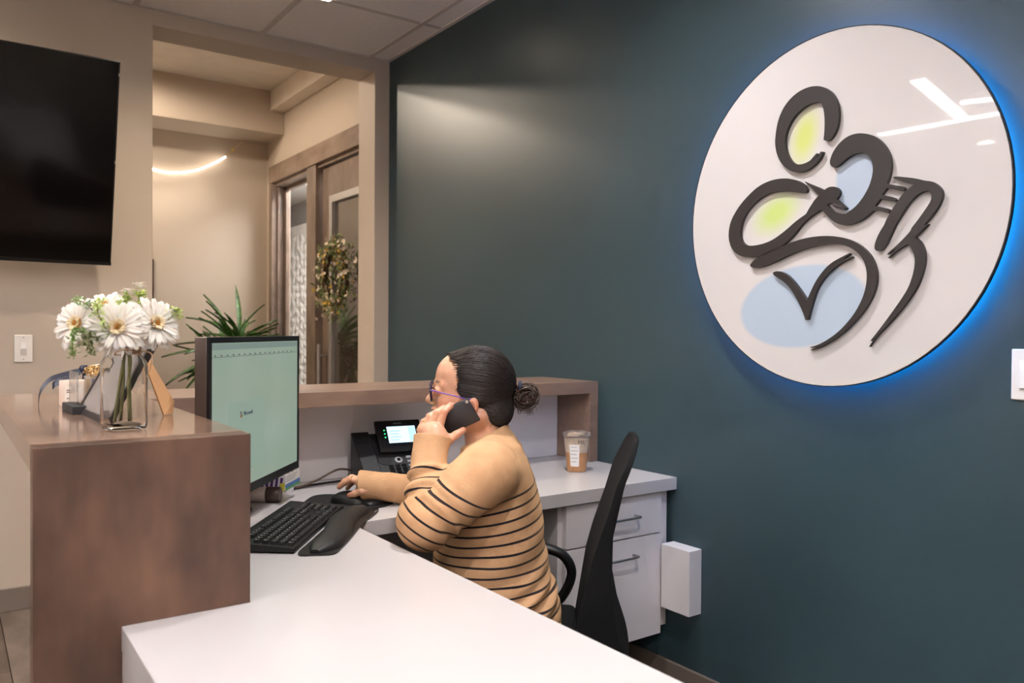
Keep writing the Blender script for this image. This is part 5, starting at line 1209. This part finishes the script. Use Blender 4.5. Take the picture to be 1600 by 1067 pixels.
for k in range(26):       # wisps at nape and hairline
    q = cum[rs.randrange(len(cum))]; s = rs.choice((-1, 1)); p = on_head(Vector((q.x, s*q.y, q.z)), 1.02)
    strands.tube([p, p+Vector((rs.uniform(-.006, .012), s*rs.uniform(0, .004), rs.uniform(-.012, .004)))], [.0006, .0002], 4)
M_hair = mat('dark_brown_hair', (15,11,10), .45, var=.5, vscale=160, col2=(37,27,23), spec=.4)
hb = bmesh.new(); hb.from_mesh(me); hm2 = strands.mesh('strands', smooth='all'); hb.from_mesh(hm2); hb.to_mesh(me); hb.free(); bpy.data.meshes.remove(hm2)
me.polygons.foreach_set('use_smooth', np.ones(len(me.polygons), bool))
hair = bpy.data.objects.new('hair', me); COL.objects.link(hair); me.materials.append(M_hair); hair.parent = person; turn(hair); hair['label'] = 'dark brown hair pulled back smoothly'
bn = MB(); BC = Vector((-.134, 0, 1.066))
bn.lathe([(.019*math.sin(PI*i/8), -.024*math.cos(PI*i/8)) for i in range(9)], 14, Matrix.Translation(BC), cap=False)
for k in range(130):
    ax = Vector((rs.uniform(-.45,.45), 1, rs.uniform(-.45,.45))).normalized(); e1 = ax.orthogonal().normalized(); e2 = ax.cross(e1); R0 = rs.uniform(.008, .028); ph = rs.uniform(0, 6.28); arc = rs.uniform(1.3, 3.6)
    c0 = BC+Vector((rs.uniform(-.006,.006), rs.uniform(-.022,.022), rs.uniform(-.008,.006)))
    P = [c0+e1*(R0*math.cos(ph+arc*i/14))+e2*(R0*1.25*math.sin(ph+arc*i/14))+ax*(.004*math.sin(i*.7+k)) for i in range(15)]
    bn.tube(P, rs.uniform(.0009, .0026), 6, flat=.7)
for k in range(34):       # loose tail under the bun
    q = TIE+Vector((-.004, rs.uniform(-.012,.012), rs.uniform(-.008,.004))); e_ = BC+Vector((rs.uniform(-.016,.020), rs.uniform(-.018,.018), rs.uniform(-.046,-.030)))
    Q = catmull([q, q.lerp(e_, .45)+Vector((rs.uniform(-.010,.004), rs.uniform(-.006,.006), 0)), e_, e_+Vector((rs.uniform(-.010,.004), 0, rs.uniform(-.004,.004)))], 4); bn.tube(Q, [rs.uniform(.0008,.0018)*(1-.7*i/(len(Q)-1)) for i in range(len(Q))], 5)
for k in range(22):
    a = rs.uniform(0, 6.28); p = BC+Vector((.026*math.cos(a), rs.uniform(-.02,.02), .032*math.sin(a)))
    Q = catmull([p, p+Vector((.010*math.cos(a)-.003, rs.uniform(-.006,.006), .010*math.sin(a)-.002)), p+Vector((.015*math.cos(a), 0, .010*math.sin(a)-.010))], 5); bn.tube(Q, [.0009*(1-.8*i/(len(Q)-1)) for i in range(len(Q))], 4)
bun = turn(pchild('hair_bun', bn, mat('brown_bun_hair', (38,27,22), .35, var=.5, vscale=90, col2=(62,45,34), spec=.5), smooth='all')); bun['label'] = 'messy brown hair bun'
turn(pchild('hair_tie', MB().tube([TIE+Vector((-.006, .0115*math.cos(a*PI/12), .0125*math.sin(a*PI/12)+.004)) for a in range(24)], .0048, 8, closed=True), mat('navy_elastic', (36,42,62), .7), smooth='all'))
# ---- glasses
gl = bpy.data.objects.new('glasses', None); COL.objects.link(gl); gl.parent = person; turn(gl); gl['label'] = 'purple and tortoiseshell spectacles'
M_rim = mat('purple_tortoise', (58,34,70), .3, var=.6, vscale=140, col2=(16,10,16)); M_tem = mat('purple_temple', (96,66,158), .3, var=.15)
M_lensg = mat('spectacle_lens', (255,255,255), .02, var=0, trans=1, ior=1.05, spec=.4)
for s in (-1, 1):
    R_ = []
    for k in range(28):
        a = 2*PI*k/28; c, sn = math.cos(a), math.sin(a); yy = .0255*math.copysign(abs(c)**.75, c); zz = .0235*math.copysign(abs(sn)**.8, sn)
        R_.append((.1145-.06*max(0, yy+.0255)+.002*(zz/.02), s*(.0335+yy), 1.080+zz))
    MB().tube(R_, .0027, 7, closed=True).build('rim', M_rim, gl, smooth='all')
    ln = MB(); ln.v = [(p[0]-.0005, p[1], p[2]) for p in R_]+[(p[0]+.0007, p[1], p[2]) for p in R_]; ln.f = [tuple(range(28)), tuple(range(55, 27, -1))]+[(i, (i+1) % 28, (i+1) % 28+28, i+28) for i in range(28)]
    ln.build('lens', M_lensg, gl)
    MB().tube(catmull([(.111, s*.060, 1.086), (.104, s*.068, 1.085), (.08, s*.0745, 1.080), (.045, s*.0785, 1.072), (.018, s*.080, 1.066), (.004, s*.0775, 1.066)], 4), .0015, 7, flat=1.0).build('temple', M_tem, gl, smooth='all')
MB().tube([(.1145, -.009, 1.086), (.118, 0, 1.089), (.1145, .009, 1.086)], .002, 7).build('bridge', M_rim, gl, smooth='all')
def ringband(c, d, r, nm='ring'):
    d = Vector(d).normalized(); a = d.orthogonal().normalized(); b = d.cross(a)
    return pchild(nm, MB().tube([Vector(c)+a*r*math.cos(k*PI/10)+b*r*math.sin(k*PI/10) for k in range(20)], .0011, 6, closed=True), mat('gold', (222,176,96), .2, metal=1, var=0), smooth='all')
ringband((.106, .119, 1.007), (-.015,-.006,.028), .0094); ringband((.372, -.127, .8125), (.03,0,.004), .0098)
# ---- the phone held to the ear
lx = Vector((-.895, 0.085, .437)).normalized()           # long axis, upwards to the ear
n_ = Vector((.02, .90, -.36)); n_ = (n_-lx*n_.dot(lx)).normalized(); sx = lx.cross(n_)
ph = thing('mobile_phone', 'dark grey mobile phone held to the ear of the seated person', 'phone', (0,0,0))
PM = Matrix.Translation((PX, PY, 0)) @ Matrix.Rotation(PR, 4, 'Z')
ctr = Vector((-.0135, .097, 1.042))-lx*.066
pmx = Matrix((( sx.x, lx.x, n_.x, ctr.x), (sx.y, lx.y, n_.y, ctr.y), (sx.z, lx.z, n_.z, ctr.z), (0,0,0,1)))
ph.matrix_world = PM @ pmx
MB().box(-.034, .034, -.066, .066, -.004, .004).build('case', mat('phone_grey', (44,44,47), .38), ph, bevel=.003, seg=3, smooth=True)
MB().box(-.031, .031, -.063, .063, -.0046, -.0039).build('screen', M_screen, ph)
MB().lathe([(.004, .004), (.004, .0052), (.0025, .0054)], 14, Matrix.Translation((-.027, .060, 0))).build('camera_lens', M_chrome, ph, smooth=True)
MB().box(-.0345, -.0335, .02, .045, -.0015, .0015).build('side_button', M_blackp, ph)
